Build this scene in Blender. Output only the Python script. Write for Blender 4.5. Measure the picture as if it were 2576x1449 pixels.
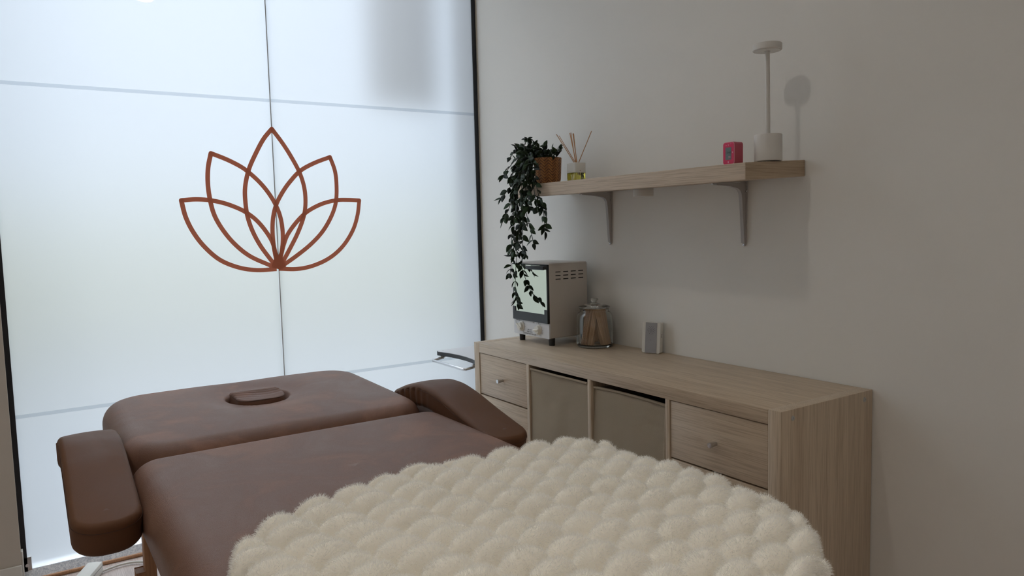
import bpy, bmesh, math, random
import numpy as np
from mathutils import Vector, Matrix, Euler, noise

# ------------------------------------------------------------------ scene, camera, light
for o in list(bpy.data.objects):
    bpy.data.objects.remove(o, do_unlink=True)
sc = bpy.context.scene
C = sc.collection
random.seed(7)
rng = np.random.default_rng(11)
PI = math.pi

cam_d = bpy.data.cameras.new('camera')
cam = bpy.data.objects.new('camera', cam_d)
C.objects.link(cam)
cam.location = (2.5984, -1.902, 1.2344)
cam.rotation_mode = 'XYZ'
cam.rotation_euler = (1.4862, 0.0259, 0.9884)
cam_d.sensor_width = 36.0
cam_d.lens = 26.293
cam_d.clip_start = 0.02
sc.camera = cam
CAM_F, IW, IH = 1881.4, 2576, 1449

w = bpy.data.worlds.new('overcast_sky')
sc.world = w
w.use_nodes = True
nt = w.node_tree
nt.nodes.clear()
wo = nt.nodes.new('ShaderNodeOutputWorld')
bg = nt.nodes.new('ShaderNodeBackground')
tc = nt.nodes.new('ShaderNodeTexCoord')
sx = nt.nodes.new('ShaderNodeSeparateXYZ')
cr = nt.nodes.new('ShaderNodeValToRGB')
nt.links.new(tc.outputs['Generated'], sx.inputs[0])
nt.links.new(sx.outputs['Z'], cr.inputs[0])
cr.color_ramp.elements[0].position = 0.0
cr.color_ramp.elements[0].color = (0.375, 0.38, 0.388, 1)
cr.color_ramp.elements[1].position = 1.0
cr.color_ramp.elements[1].color = (1.03, 1.09, 1.17, 1)
nt.links.new(cr.outputs[0], bg.inputs[0])
bg.inputs[1].default_value = 2.05
nt.links.new(bg.outputs[0], wo.inputs[0])

sc.view_settings.view_transform = 'Standard'
sc.view_settings.look = 'None'
sc.view_settings.gamma = 1.0
sc.view_settings.use_curve_mapping = False
sc.view_settings.exposure = 1.13
w.cycles.sampling_method = 'NONE'      # the sky only enters through the frosted panes
sc.cycles.max_bounces = 10
sc.cycles.adaptive_threshold = 0.06
sc.cycles.diffuse_bounces = 5
sc.cycles.glossy_bounces = 4
sc.cycles.transmission_bounces = 8
sc.cycles.transparent_max_bounces = 8
DOWNLIGHT_W = 1.65
DOWNLIGHT_COL = (1.0, 0.945, 0.86)

# ------------------------------------------------------------------ room measures
XW = -0.562          # room side of the glass
ZC = 2.6             # ceiling
YL, XB = -2.9, 3.7   # far left wall, wall behind the camera
YJ = -0.998          # joint between the two panes
YG = -1.955          # left edge of the glass

# ------------------------------------------------------------------ material helpers
def srgb(r, g, b):
    f = lambda v: (v / 255 / 12.92) if v / 255 <= 0.04045 else ((v / 255 + 0.055) / 1.055) ** 2.4
    return (f(r), f(g), f(b), 1)

def new_mat(name):
    m = bpy.data.materials.new(name)
    m.use_nodes = True
    n = m.node_tree
    p = n.nodes['Principled BSDF']
    return m, n, p

def simple(name, col, rough=0.5, metal=0.0, spec=0.5, var=0.06, nscale=30.0, bump=0.0, bscale=200.0, alpha=None):
    m, n, p = new_mat(name)
    tcn = n.nodes.new('ShaderNodeTexCoord')
    ns = n.nodes.new('ShaderNodeTexNoise')
    ns.inputs['Scale'].default_value = nscale
    ns.inputs['Detail'].default_value = 4
    n.links.new(tcn.outputs['Object'], ns.inputs['Vector'])
    mx = n.nodes.new('ShaderNodeMix')
    mx.data_type = 'RGBA'
    mx.inputs['A'].default_value = tuple(max(0, c * (1 - var)) for c in col[:3]) + (1,)
    mx.inputs['B'].default_value = tuple(min(1, c * (1 + var)) for c in col[:3]) + (1,)
    n.links.new(ns.outputs['Fac'], mx.inputs['Factor'])
    n.links.new(mx.outputs['Result'], p.inputs['Base Color'])
    p.inputs['Roughness'].default_value = rough
    p.inputs['Metallic'].default_value = metal
    p.inputs['Specular IOR Level'].default_value = spec
    if bump:
        nb = n.nodes.new('ShaderNodeTexNoise')
        nb.inputs['Scale'].default_value = bscale
        n.links.new(tcn.outputs['Object'], nb.inputs['Vector'])
        bp = n.nodes.new('ShaderNodeBump')
        bp.inputs['Strength'].default_value = bump
        bp.inputs['Distance'].default_value = 0.002
        n.links.new(nb.outputs['Fac'], bp.inputs['Height'])
        n.links.new(bp.outputs['Normal'], p.inputs['Normal'])
    return m

def oak(name, axis, c0, c1, rough=0.42):
    """oak effect laminate, grain along the given axis"""
    m, n, p = new_mat(name)
    tcn = n.nodes.new('ShaderNodeTexCoord')
    mp = n.nodes.new('ShaderNodeMapping')
    s = [26.0, 26.0, 26.0]
    s['xyz'.index(axis)] = 1.2
    mp.inputs['Scale'].default_value = s
    n.links.new(tcn.outputs['Object'], mp.inputs['Vector'])
    a = n.nodes.new('ShaderNodeTexNoise')
    a.inputs['Scale'].default_value = 1.0
    a.inputs['Detail'].default_value = 6
    a.inputs['Roughness'].default_value = 0.65
    a.inputs['Distortion'].default_value = 0.6
    n.links.new(mp.outputs[0], a.inputs['Vector'])
    mp2 = n.nodes.new('ShaderNodeMapping')
    s2 = [330.0, 330.0, 330.0]
    s2['xyz'.index(axis)] = 9.0
    mp2.inputs['Scale'].default_value = s2
    n.links.new(tcn.outputs['Object'], mp2.inputs['Vector'])
    b = n.nodes.new('ShaderNodeTexNoise')
    b.inputs['Scale'].default_value = 1.0
    b.inputs['Detail'].default_value = 3
    n.links.new(mp2.outputs[0], b.inputs['Vector'])
    r1 = n.nodes.new('ShaderNodeValToRGB')
    r1.color_ramp.elements[0].position = 0.33
    r1.color_ramp.elements[0].color = c0
    r1.color_ramp.elements[1].position = 0.68
    r1.color_ramp.elements[1].color = c1
    n.links.new(a.outputs['Fac'], r1.inputs[0])
    r2 = n.nodes.new('ShaderNodeValToRGB')
    r2.color_ramp.elements[0].position = 0.36
    r2.color_ramp.elements[0].color = (0.62, 0.58, 0.54, 1)
    r2.color_ramp.elements[1].position = 0.55
    r2.color_ramp.elements[1].color = (1, 1, 1, 1)
    n.links.new(b.outputs['Fac'], r2.inputs[0])
    mx = n.nodes.new('ShaderNodeMix')
    mx.data_type = 'RGBA'
    mx.blend_type = 'MULTIPLY'
    mx.inputs['Factor'].default_value = 0.55
    n.links.new(r1.outputs[0], mx.inputs['A'])
    n.links.new(r2.outputs[0], mx.inputs['B'])
    n.links.new(mx.outputs['Result'], p.inputs['Base Color'])
    p.inputs['Roughness'].default_value = rough
    bp = n.nodes.new('ShaderNodeBump')
    bp.inputs['Strength'].default_value = 0.12
    bp.inputs['Distance'].default_value = 0.001
    n.links.new(b.outputs['Fac'], bp.inputs['Height'])
    n.links.new(bp.outputs['Normal'], p.inputs['Normal'])
    return m

def leather(name, col, rough=0.42, scuff=0.5, spec=0.4, grain=0.7):
    m, n, p = new_mat(name)
    tcn = n.nodes.new('ShaderNodeTexCoord')
    v = n.nodes.new('ShaderNodeTexVoronoi')
    v.inputs['Scale'].default_value = 560
    v.feature = 'DISTANCE_TO_EDGE'
    mpv = n.nodes.new('ShaderNodeMapping')
    mpv.inputs['Scale'].default_value = (1.5, 0.8, 1.0)
    n.links.new(tcn.outputs['Object'], mpv.inputs['Vector'])
    n.links.new(mpv.outputs[0], v.inputs['Vector'])
    bp = n.nodes.new('ShaderNodeBump')
    bp.inputs['Strength'].default_value = grain
    bp.inputs['Distance'].default_value = 0.0016
    n.links.new(v.outputs['Distance'], bp.inputs['Height'])
    n.links.new(bp.outputs['Normal'], p.inputs['Normal'])
    a = n.nodes.new('ShaderNodeTexNoise')
    a.inputs['Scale'].default_value = 5.5
    a.inputs['Detail'].default_value = 9
    a.inputs['Roughness'].default_value = 0.62
    a.inputs['Distortion'].default_value = 0.8
    n.links.new(tcn.outputs['Object'], a.inputs['Vector'])
    r = n.nodes.new('ShaderNodeValToRGB')
    r.color_ramp.elements[0].position = 0.5
    r.color_ramp.elements[0].color = col
    r.color_ramp.elements[1].position = 0.78
    k = 1 + scuff
    r.color_ramp.elements[1].color = (min(1, col[0] * k + 0.02 * scuff), min(1, col[1] * k + 0.02 * scuff), min(1, col[2] * k + 0.02 * scuff), 1)
    n.links.new(a.outputs['Fac'], r.inputs[0])
    n.links.new(r.outputs[0], p.inputs['Base Color'])
    mr = n.nodes.new('ShaderNodeMapRange')
    mr.inputs['From Min'].default_value = 0.35
    mr.inputs['From Max'].default_value = 0.75
    mr.inputs['To Min'].default_value = rough - 0.05
    mr.inputs['To Max'].default_value = rough + 0.12
    n.links.new(a.outputs['Fac'], mr.inputs['Value'])
    n.links.new(mr.outputs[0], p.inputs['Roughness'])
    p.inputs['Specular IOR Level'].default_value = spec
    return m

def glass_clear(name, col=(0.97, 0.99, 0.98, 1), rough=0.0, ior=1.46):
    m, n, p = new_mat(name)
    p.inputs['Base Color'].default_value = col
    p.inputs['Roughness'].default_value = rough
    p.inputs['Transmission Weight'].default_value = 1.0
    p.inputs['IOR'].default_value = ior
    return m

M = {}
M['wall'] = simple('wall_paint', srgb(230, 227, 221), 0.62, var=0.015, nscale=3, bump=0.05, bscale=350, spec=0.35)
M['stubwall'] = simple('wall_paint_cream', srgb(205, 198, 188), 0.6, var=0.015, nscale=4)
M['ceiling'] = simple('ceiling_paint', srgb(240, 238, 235), 0.8, var=0.01)
M['floor'] = oak('floor_vinyl', 'x', srgb(188, 172, 165), srgb(206, 192, 186), 0.35)
M['cream'] = simple('cream_sealant', srgb(205, 196, 180), 0.5)
M['black_rubber'] = simple('black_rubber', srgb(22, 25, 32), 0.45)
M['grey_joint'] = simple('grey_joint_silicone', srgb(215, 220, 224), 0.3)
M['steel'] = simple('brushed_steel', srgb(190, 190, 190), 0.32, metal=1.0, var=0.05, nscale=80)
M['chrome'] = simple('satin_chrome', srgb(205, 205, 207), 0.2, metal=1.0, var=0.03)
OC0, OC1 = srgb(190, 170, 146), srgb(208, 190, 166)
for ax in 'xyz':
    M['oak_' + ax] = oak('oak_grain_' + ax, ax, OC0, OC1)
M['shelf_x'] = oak('shelf_oak_x', 'x', srgb(192, 172, 150), srgb(208, 190, 168), 0.5)
M['shelf_y'] = oak('shelf_oak_y', 'y', srgb(180, 158, 132), srgb(198, 178, 152), 0.5)
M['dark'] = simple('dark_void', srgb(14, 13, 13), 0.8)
M['leather'] = leather('brown_leatherette_worn', srgb(122, 88, 71), 0.42, 0.7, 0.36)
M['leather2'] = leather('brown_leatherette_smooth', srgb(100, 68, 48), 0.5, 0.06, 0.18, 0.2)
M['stitch'] = simple('brown_thread', srgb(70, 44, 32), 0.7)
M['leg_wood'] = oak('beech_leg_wood', 'z', srgb(176, 128, 92), srgb(196, 150, 112), 0.5)
M['white_plastic'] = simple('white_plastic', srgb(222, 220, 214), 0.4, var=0.02)
M['lamp_white'] = simple('white_matt_metal', srgb(212, 208, 202), 0.5, var=0.02)
M['bracket'] = simple('grey_white_enamel', srgb(176, 171, 168), 0.45, var=0.02)
M['grey_plastic'] = simple('silver_grey_plastic', srgb(160, 160, 164), 0.42, var=0.02)
M['black_plastic'] = simple('black_plastic', srgb(30, 31, 34), 0.4, var=0.1)
M['ster_body'] = simple('sterilizer_enamel', srgb(198, 191, 183), 0.42, var=0.02)
M['ster_front'] = simple('sterilizer_front_enamel', srgb(212, 212, 214), 0.4, var=0.02)
M['knob_white'] = simple('ivory_plastic', srgb(226, 222, 212), 0.3, var=0.02)
M['ink'] = simple('dark_print', srgb(60, 60, 66), 0.6)
M['mirror'] = simple('mirror_glass', srgb(205, 209, 194), 0.015, metal=1.0, var=0.0)
M['pink'] = simple('pink_face_plastic', srgb(214, 40, 92), 0.35, var=0.03)
M['pink_body'] = simple('rose_body_plastic', srgb(190, 82, 100), 0.45, var=0.03)
M['pink_rim'] = simple('pale_pink_rim', srgb(236, 150, 172), 0.4, var=0.03)
M['pale_print'] = simple('pale_print', srgb(240, 170, 190), 0.5)
M['lcd'] = simple('lcd_grey', srgb(112, 128, 132), 0.25, var=0.12, nscale=180)
M['lcd_dark'] = simple('lcd_digit', srgb(60, 72, 76), 0.4)
M['reed'] = simple('rattan_reed', srgb(196, 148, 108), 0.6, var=0.1, nscale=90)
M['stick'] = oak('birch_stick', 'z', srgb(196, 158, 126), srgb(220, 184, 152), 0.6)
M['soil'] = simple('dark_moss', srgb(24, 26, 20), 0.9, var=0.3)
M['stem'] = simple('vine_stem', srgb(40, 46, 32), 0.6, var=0.2)
M['jar_glass'] = glass_clear('jar_glass', (0.96, 0.985, 0.975, 1))
M['diff_glass'] = glass_clear('diffuser_glass')
M['oil'] = glass_clear('yellow_oil', (0.86, 0.72, 0.10, 1), 0.0, 1.33)
M['outdoor_wall'] = simple('outdoor_render', srgb(112, 115, 120), 0.8)
M['pavement'] = simple('pale_pavement', srgb(86, 92, 98), 0.8, nscale=2)
M['column'] = simple('dark_column', srgb(30, 33, 38), 0.7)
M['column_base'] = simple('grey_column_base', srgb(196, 196, 192), 0.7)
M['hedge'] = simple('far_hedge', srgb(116, 119, 96), 0.9, var=0.2, nscale=3)
M['facade'] = simple('far_facade', srgb(150, 158, 168), 0.8, var=0.05, nscale=1)

# stone threshold, mottled blue white
m, n, p = new_mat('mottled_sill')
t = n.nodes.new('ShaderNodeTexCoord')
a = n.nodes.new('ShaderNodeTexNoise')
a.inputs['Scale'].default_value = 90
a.inputs['Detail'].default_value = 6
a.inputs['Distortion'].default_value = 1.5
n.links.new(t.outputs['Object'], a.inputs['Vector'])
r = n.nodes.new('ShaderNodeValToRGB')
r.color_ramp.elements[0].position = 0.36
r.color_ramp.elements[0].color = srgb(190, 197, 208)
r.color_ramp.elements[1].position = 0.6
r.color_ramp.elements[1].color = srgb(238, 241, 246)
n.links.new(a.outputs['Fac'], r.inputs[0])
n.links.new(r.outputs[0], p.inputs['Base Color'])
p.inputs['Roughness'].default_value = 0.6
M['sill'] = m

# leaf
m, n, p = new_mat('dark_green_leaf')
t = n.nodes.new('ShaderNodeTexCoord')
oi = n.nodes.new('ShaderNodeObjectInfo')
r = n.nodes.new('ShaderNodeValToRGB')
r.color_ramp.elements[0].color = srgb(12, 22, 15)
r.color_ramp.elements[1].color = srgb(38, 58, 28)
n.links.new(oi.outputs['Random'], r.inputs[0])
n.links.new(r.outputs[0], p.inputs['Base Color'])
p.inputs['Roughness'].default_value = 0.5
p.inputs['Specular IOR Level'].default_value = 0.25
M['leaf'] = m

# woven basket
m, n, p = new_mat('woven_basket')
t = n.nodes.new('ShaderNodeTexCoord')
sp = n.nodes.new('ShaderNodeSeparateXYZ')
n.links.new(t.outputs['UV'], sp.inputs[0])
def mth(op, a_, b_=None, nn=None):
    q = nn.nodes.new('ShaderNodeMath')
    q.operation = op
    for i, v_ in enumerate((a_, b_)):
        if v_ is None: continue
        if isinstance(v_, (int, float)): q.inputs[i].default_value = v_
        else: nn.links.new(v_, q.inputs[i])
    return q.outputs[0]
uu = mth('MULTIPLY', sp.outputs[0], 11.0, n)
zz = mth('PINGPONG', uu, 0.5, n)
vv = mth('MULTIPLY', sp.outputs[1], 9.0, n)
ss = mth('ADD', mth('MULTIPLY', zz, 2.6, n), vv, n)
fr = mth('FRACT', ss, None, n)
pk = mth('PINGPONG', fr, 0.5, n)
half = mth('FRACT', mth('MULTIPLY', uu, 1.0, n), None, n)
hf = mth('GREATER_THAN', half, 0.5, n)
no = n.nodes.new('ShaderNodeTexNoise')
no.inputs['Scale'].default_value = 90
n.links.new(t.outputs['Object'], no.inputs['Vector'])
r = n.nodes.new('ShaderNodeValToRGB')
r.color_ramp.elements[0].position = 0.02
r.color_ramp.elements[0].color = srgb(92, 56, 26)
r.color_ramp.elements[1].position = 0.30
r.color_ramp.elements[1].color = srgb(176, 118, 64)
n.links.new(mth('ADD', pk, mth('MULTIPLY', mth('SUBTRACT', no.outputs['Fac'], 0.5, n), 0.5, n), n), r.inputs[0])
mx = n.nodes.new('ShaderNodeMix'); mx.data_type = 'RGBA'; mx.blend_type = 'MULTIPLY'
n.links.new(r.outputs[0], mx.inputs['A'])
mx.inputs['B'].default_value = (0.72, 0.68, 0.62, 1)
n.links.new(hf, mx.inputs['Factor'])
n.links.new(mx.outputs['Result'], p.inputs['Base Color'])
bp = n.nodes.new('ShaderNodeBump'); bp.inputs['Strength'].default_value = 0.8; bp.inputs['Distance'].default_value = 0.003
n.links.new(pk, bp.inputs['Height'])
n.links.new(bp.outputs['Normal'], p.inputs['Normal'])
p.inputs['Roughness'].default_value = 0.6
M['basket'] = m

# fabric of the storage boxes: fine diagonal twill
m, n, p = new_mat('taupe_twill')
t = n.nodes.new('ShaderNodeTexCoord')
wv = n.nodes.new('ShaderNodeTexWave')
wv.wave_type = 'BANDS'; wv.bands_direction = 'DIAGONAL'
wv.inputs['Scale'].default_value = 190
wv.inputs['Distortion'].default_value = 0.6
n.links.new(t.outputs['Object'], wv.inputs['Vector'])
r = n.nodes.new('ShaderNodeValToRGB')
r.color_ramp.elements[0].color = srgb(142, 128, 108)
r.color_ramp.elements[1].color = srgb(180, 166, 144)
n.links.new(wv.outputs['Fac'], r.inputs[0])
n.links.new(r.outputs[0], p.inputs['Base Color'])
p.inputs['Roughness'].default_value = 0.85
nb = n.nodes.new('ShaderNodeTexNoise'); nb.inputs['Scale'].default_value = 14; nb.inputs['Detail'].default_value = 2
n.links.new(t.outputs['Object'], nb.inputs['Vector'])
b1 = n.nodes.new('ShaderNodeBump'); b1.inputs['Strength'].default_value = 0.25; b1.inputs['Distance'].default_value = 0.012
n.links.new(nb.outputs['Fac'], b1.inputs['Height'])
b2 = n.nodes.new('ShaderNodeBump'); b2.inputs['Strength'].default_value = 0.4; b2.inputs['Distance'].default_value = 0.0008
n.links.new(wv.outputs['Fac'], b2.inputs['Height'])
n.links.new(b1.outputs['Normal'], b2.inputs['Normal'])
n.links.new(b2.outputs['Normal'], p.inputs['Normal'])
M['twill'] = m
M['twill_trim'] = simple('taupe_binding', srgb(158, 143, 122), 0.85, var=0.1, nscale=300)

# faux fur
def fur_mat(name, col):
    m = bpy.data.materials.new(name)
    m.use_nodes = True
    n = m.node_tree
    n.nodes.clear()
    out = n.nodes.new('ShaderNodeOutputMaterial')
    t = n.nodes.new('ShaderNodeTexCoord')
    ns = n.nodes.new('ShaderNodeTexNoise')
    ns.inputs['Scale'].default_value = 9
    n.links.new(t.outputs['Object'], ns.inputs['Vector'])
    mx = n.nodes.new('ShaderNodeMix'); mx.data_type = 'RGBA'
    mx.inputs['A'].default_value = tuple(c * 0.95 for c in col[:3]) + (1,)
    mx.inputs['B'].default_value = col
    n.links.new(ns.outputs['Fac'], mx.inputs['Factor'])
    d = n.nodes.new('ShaderNodeBsdfDiffuse')
    tr = n.nodes.new('ShaderNodeBsdfTranslucent')
    n.links.new(mx.outputs['Result'], d.inputs[0])
    n.links.new(mx.outputs['Result'], tr.inputs[0])
    ms = n.nodes.new('ShaderNodeMixShader'); ms.inputs[0].default_value = 0.35
    n.links.new(d.outputs[0], ms.inputs[1])
    n.links.new(tr.outputs[0], ms.inputs[2])
    n.links.new(ms.outputs[0], out.inputs[0])
    return m
M['fur'] = fur_mat('cream_faux_fur', srgb(253, 251, 246))
M['fur_back'] = simple('cream_fur_backing', srgb(246, 241, 230), 0.95, var=0.04)

# frosted glass: the film on the room side scatters, glossy surface on top; other faces are clear
def frosted(name):
    m = bpy.data.materials.new(name)
    m.use_nodes = True
    n = m.node_tree
    n.nodes.clear()
    out = n.nodes.new('ShaderNodeOutputMaterial')
    g = n.nodes.new('ShaderNodeBsdfRefraction')
    g.inputs['IOR'].default_value = 1.3
    g.inputs['Roughness'].default_value = 0.68
    g.inputs['Color'].default_value = (0.97, 0.99, 1.0, 1)
    tl = n.nodes.new('ShaderNodeBsdfTranslucent')
    tl.inputs[0].default_value = (0.97, 0.98, 1.0, 1)
    ms = n.nodes.new('ShaderNodeMixShader'); ms.inputs[0].default_value = 0.45
    n.links.new(g.outputs[0], ms.inputs[1]); n.links.new(tl.outputs[0], ms.inputs[2])
    gl = n.nodes.new('ShaderNodeBsdfGlossy')
    gl.inputs['Roughness'].default_value = 0.0
    fr_ = n.nodes.new('ShaderNodeFresnel'); fr_.inputs['IOR'].default_value = 1.45
    m2 = n.nodes.new('ShaderNodeMixShader')
    n.links.new(fr_.outputs[0], m2.inputs[0])
    n.links.new(ms.outputs[0], m2.inputs[1]); n.links.new(gl.outputs[0], m2.inputs[2])
    n.links.new(m2.outputs[0], out.inputs[0])
    return m
M['frost'] = frosted('frosted_film')
M['pane'] = bpy.data.materials.new('window_glass_clear')
M['pane'].use_nodes = True
M['pane'].node_tree.nodes.clear()
_o = M['pane'].node_tree.nodes.new('ShaderNodeOutputMaterial')
_t = M['pane'].node_tree.nodes.new('ShaderNodeBsdfTransparent')
_t.inputs[0].default_value = (0.97, 0.985, 0.98, 1)
M['pane'].node_tree.links.new(_t.outputs[0], _o.inputs[0])

def film(name, col, k):
    m = bpy.data.materials.new(name)
    m.use_nodes = True
    n = m.node_tree
    n.nodes.clear()
    out = n.nodes.new('ShaderNodeOutputMaterial')
    d = n.nodes.new('ShaderNodeBsdfDiffuse'); d.inputs[0].default_value = col
    tl = n.nodes.new('ShaderNodeBsdfTranslucent'); tl.inputs[0].default_value = col
    ms = n.nodes.new('ShaderNodeMixShader'); ms.inputs[0].default_value = k
    n.links.new(d.outputs[0], ms.inputs[1]); n.links.new(tl.outputs[0], ms.inputs[2])
    n.links.new(ms.outputs[0], out.inputs[0])
    return m
M['lotus'] = film('terracotta_vinyl', srgb(222, 134, 106), 0.10)
def tint(name, col):
    m = bpy.data.materials.new(name)
    m.use_nodes = True
    n = m.node_tree
    n.nodes.clear()
    out = n.nodes.new('ShaderNodeOutputMaterial')
    d = n.nodes.new('ShaderNodeBsdfTransparent'); d.inputs[0].default_value = col
    n.links.new(d.outputs[0], out.inputs[0])
    return m
M['filmline'] = tint('grey_film_overlap', (0.87, 0.885, 0.90, 1))

def emission(name, col, s):
    m = bpy.data.materials.new(name)
    m.use_nodes = True
    n = m.node_tree
    n.nodes.clear()
    out = n.nodes.new('ShaderNodeOutputMaterial')
    e = n.nodes.new('ShaderNodeEmission')
    e.inputs[0].default_value = col
    e.inputs[1].default_value = s
    m.cycles.emission_sampling = 'NONE'
    n.links.new(e.outputs[0], out.inputs[0])
    return m
M['lampglow'] = emission('downlight_glow', (1, 0.94, 0.86, 1), 14.0)

# ------------------------------------------------------------------ geometry helpers
def thing(name, label, cat, loc=(0, 0, 0), rot=(0, 0, 0), group=None):
    o = bpy.data.objects.new(name, None)
    o.empty_display_size = 0.05
    C.objects.link(o)
    o.location = loc
    o.rotation_euler = rot
    o['label'] = label
    o['category'] = cat
    if group: o['group'] = group
    return o

def tag(o, label, cat, group=None):
    o['label'] = label
    o['category'] = cat
    if group: o['group'] = group
    return o

def wloc(o):
    v = Vector((0, 0, 0))
    while o is not None:
        v += o.location
        o = o.parent
    return v

def add(name, me, mat, parent=None, local=False, smooth=False, structure=False, label=None, kind=None):
    """link a mesh (world coordinates unless local) as one object"""
    o = bpy.data.objects.new(name, me)
    C.objects.link(o)
    mats = mat if isinstance(mat, (list, tuple)) else [mat]
    for q in mats:
        me.materials.append(M[q] if isinstance(q, str) else q)
    if parent is not None:
        if not local:
            me.transform(Matrix.Translation(-wloc(parent)))
        o.parent = parent
    if smooth:
        for p_ in me.polygons: p_.use_smooth = True
    if structure: o['kind'] = 'structure'
    if kind: o['kind'] = kind
    if label: o['label'] = label
    return o

def bm2me(bm, name='m', autosmooth=None):
    bmesh.ops.recalc_face_normals(bm, faces=bm.faces[:])
    me = bpy.data.meshes.new(name)
    bm.to_mesh(me)
    bm.free()
    if autosmooth is not None:
        me.set_sharp_from_angle(angle=autosmooth)
    return me

def box_bm(bm, x0, x1, y0, y1, z0, z1, bev=0.0, seg=2):
    r_ = bmesh.ops.create_cube(bm, size=1.0)
    vs = r_['verts']
    for v in vs:
        v.co = Vector(((x0 + x1) / 2 + v.co.x * (x1 - x0), (y0 + y1) / 2 + v.co.y * (y1 - y0), (z0 + z1) / 2 + v.co.z * (z1 - z0)))
    if bev:
        es = list({e for v in vs for e in v.link_edges})
        bmesh.ops.bevel(bm, geom=es, offset=bev, segments=seg, profile=0.5, affect='EDGES')
    return vs

def box(x0, x1, y0, y1, z0, z1, bev=0.0, seg=2):
    bm = bmesh.new()
    box_bm(bm, x0, x1, y0, y1, z0, z1, bev, seg)
    return bm2me(bm, autosmooth=0.6 if bev else None)

def boxes(lst, bev=0.0):
    bm = bmesh.new()
    for b in lst: box_bm(bm, *b, bev=bev)
    return bm2me(bm, autosmooth=0.6 if bev else None)

def tube_bm(bm, pts, rad, n=8, cap=True):
    pts = [Vector(p_) for p_ in pts]
    rads = rad if isinstance(rad, (list, tuple)) else [rad] * len(pts)
    rings = []
    up = Vector((0, 0, 1))
    prev = None
    for i, p_ in enumerate(pts):
        d = (pts[min(i + 1, len(pts) - 1)] - pts[max(i - 1, 0)]).normalized()
        if prev is None:
            a_ = d.orthogonal().normalized()
        else:
            a_ = (prev - d * prev.dot(d)).normalized()
        prev = a_
        b_ = d.cross(a_)
        rings.append([bm.verts.new(p_ + (a_ * math.cos(2 * PI * k / n) + b_ * math.sin(2 * PI * k / n)) * rads[i]) for k in range(n)])
    for i in range(len(rings) - 1):
        for k in range(n):
            bm.faces.new((rings[i][k], rings[i][(k + 1) % n], rings[i + 1][(k + 1) % n], rings[i + 1][k]))
    if cap:
        bm.faces.new(rings[0][::-1])
        bm.faces.new(rings[-1])

def tube(pts, rad, n=8, cap=True):
    bm = bmesh.new()
    tube_bm(bm, pts, rad, n, cap)
    return bm2me(bm, autosmooth=0.8)

def lathe(profile, c=(0, 0, 0), n=48, close=False, uv=False):
    """profile: list of (r, z) from bottom to top"""
    bm = bmesh.new()
    rings = []
    for r_, z_ in profile:
        if r_ < 1e-6:
            rings.append([bm.verts.new((c[0], c[1], c[2] + z_))])
        else:
            rings.append([bm.verts.new((c[0] + r_ * math.cos(2 * PI * k / n), c[1] + r_ * math.sin(2 * PI * k / n), c[2] + z_)) for k in range(n)])
    seq = list(zip(rings[:-1], rings[1:]))
    if close: seq.append((rings[-1], rings[0]))
    uvl = bm.loops.layers.uv.new('UVMap') if uv else None
    zmin = min(z_ for _, z_ in profile); zmax = max(z_ for _, z_ in profile)
    for a_, b_ in seq:
        for k in range(n):
            k2 = (k + 1) % n
            if len(a_) == 1 and len(b_) == 1: continue
            if len(a_) == 1: f = bm.faces.new((a_[0], b_[k2], b_[k]))
            elif len(b_) == 1: f = bm.faces.new((a_[k], a_[k2], b_[0]))
            else: f = bm.faces.new((a_[k], a_[k2], b_[k2], b_[k]))
            if uv:
                for lp in f.loops:
                    v = lp.vert.co
                    u_ = (k if lp.vert in (a_[k] if len(a_) > 1 else a_[0], b_[k] if len(b_) > 1 else b_[0]) else k + 1) / n
                    lp[uvl].uv = (u_, (v.z - c[2] - zmin) / (zmax - zmin))
    return bm2me(bm, autosmooth=0.7)

def prism(poly, axis, a0, a1, bev=0.0):
    """extrude a 2-D polygon along an axis; poly gives the two other axes in order"""
    bm = bmesh.new()
    def mk(p_, v):
        if axis == 'x': return (v, p_[0], p_[1])
        if axis == 'y': return (p_[0], v, p_[1])
        return (p_[0], p_[1], v)
    A = [bm.verts.new(mk(p_, a0)) for p_ in poly]
    B_ = [bm.verts.new(mk(p_, a1)) for p_ in poly]
    k = len(poly)
    bm.faces.new(A[::-1]); bm.faces.new(B_)
    for i in range(k):
        bm.faces.new((A[i], A[(i + 1) % k], B_[(i + 1) % k], B_[i]))
    if bev:
        bmesh.ops.bevel(bm, geom=[e for e in bm.edges if len(e.link_faces) == 2 and e.calc_face_angle(0) > 0.9], offset=bev, segments=2, profile=0.5, affect='EDGES')
    return bm2me(bm, autosmooth=0.6)

def rrect(hx, hy, rc, nc=8, ns=1):
    """rounded rectangle outline, counter-clockwise"""
    rc = min(rc, hx * 0.999, hy * 0.999)
    pts = []
    cs = [(hx - rc, hy - rc, 0), (-hx + rc, hy - rc, PI / 2), (-hx + rc, -hy + rc, PI), (hx - rc, -hy + rc, 1.5 * PI)]
    for i, (cx, cy, a0) in enumerate(cs):
        for k in range(nc + 1):
            a_ = a0 + PI / 2 * k / nc
            pts.append((cx + rc * math.cos(a_), cy + rc * math.sin(a_)))
        nx = cs[(i + 1) % 4]
        e = (nx[0] + rc * math.cos(nx[2]), nx[1] + rc * math.sin(nx[2]))
        s_ = pts[-1]
        for k in range(1, ns):
            pts.append((s_[0] + (e[0] - s_[0]) * k / ns, s_[1] + (e[1] - s_[1]) * k / ns))
    return pts

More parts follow.
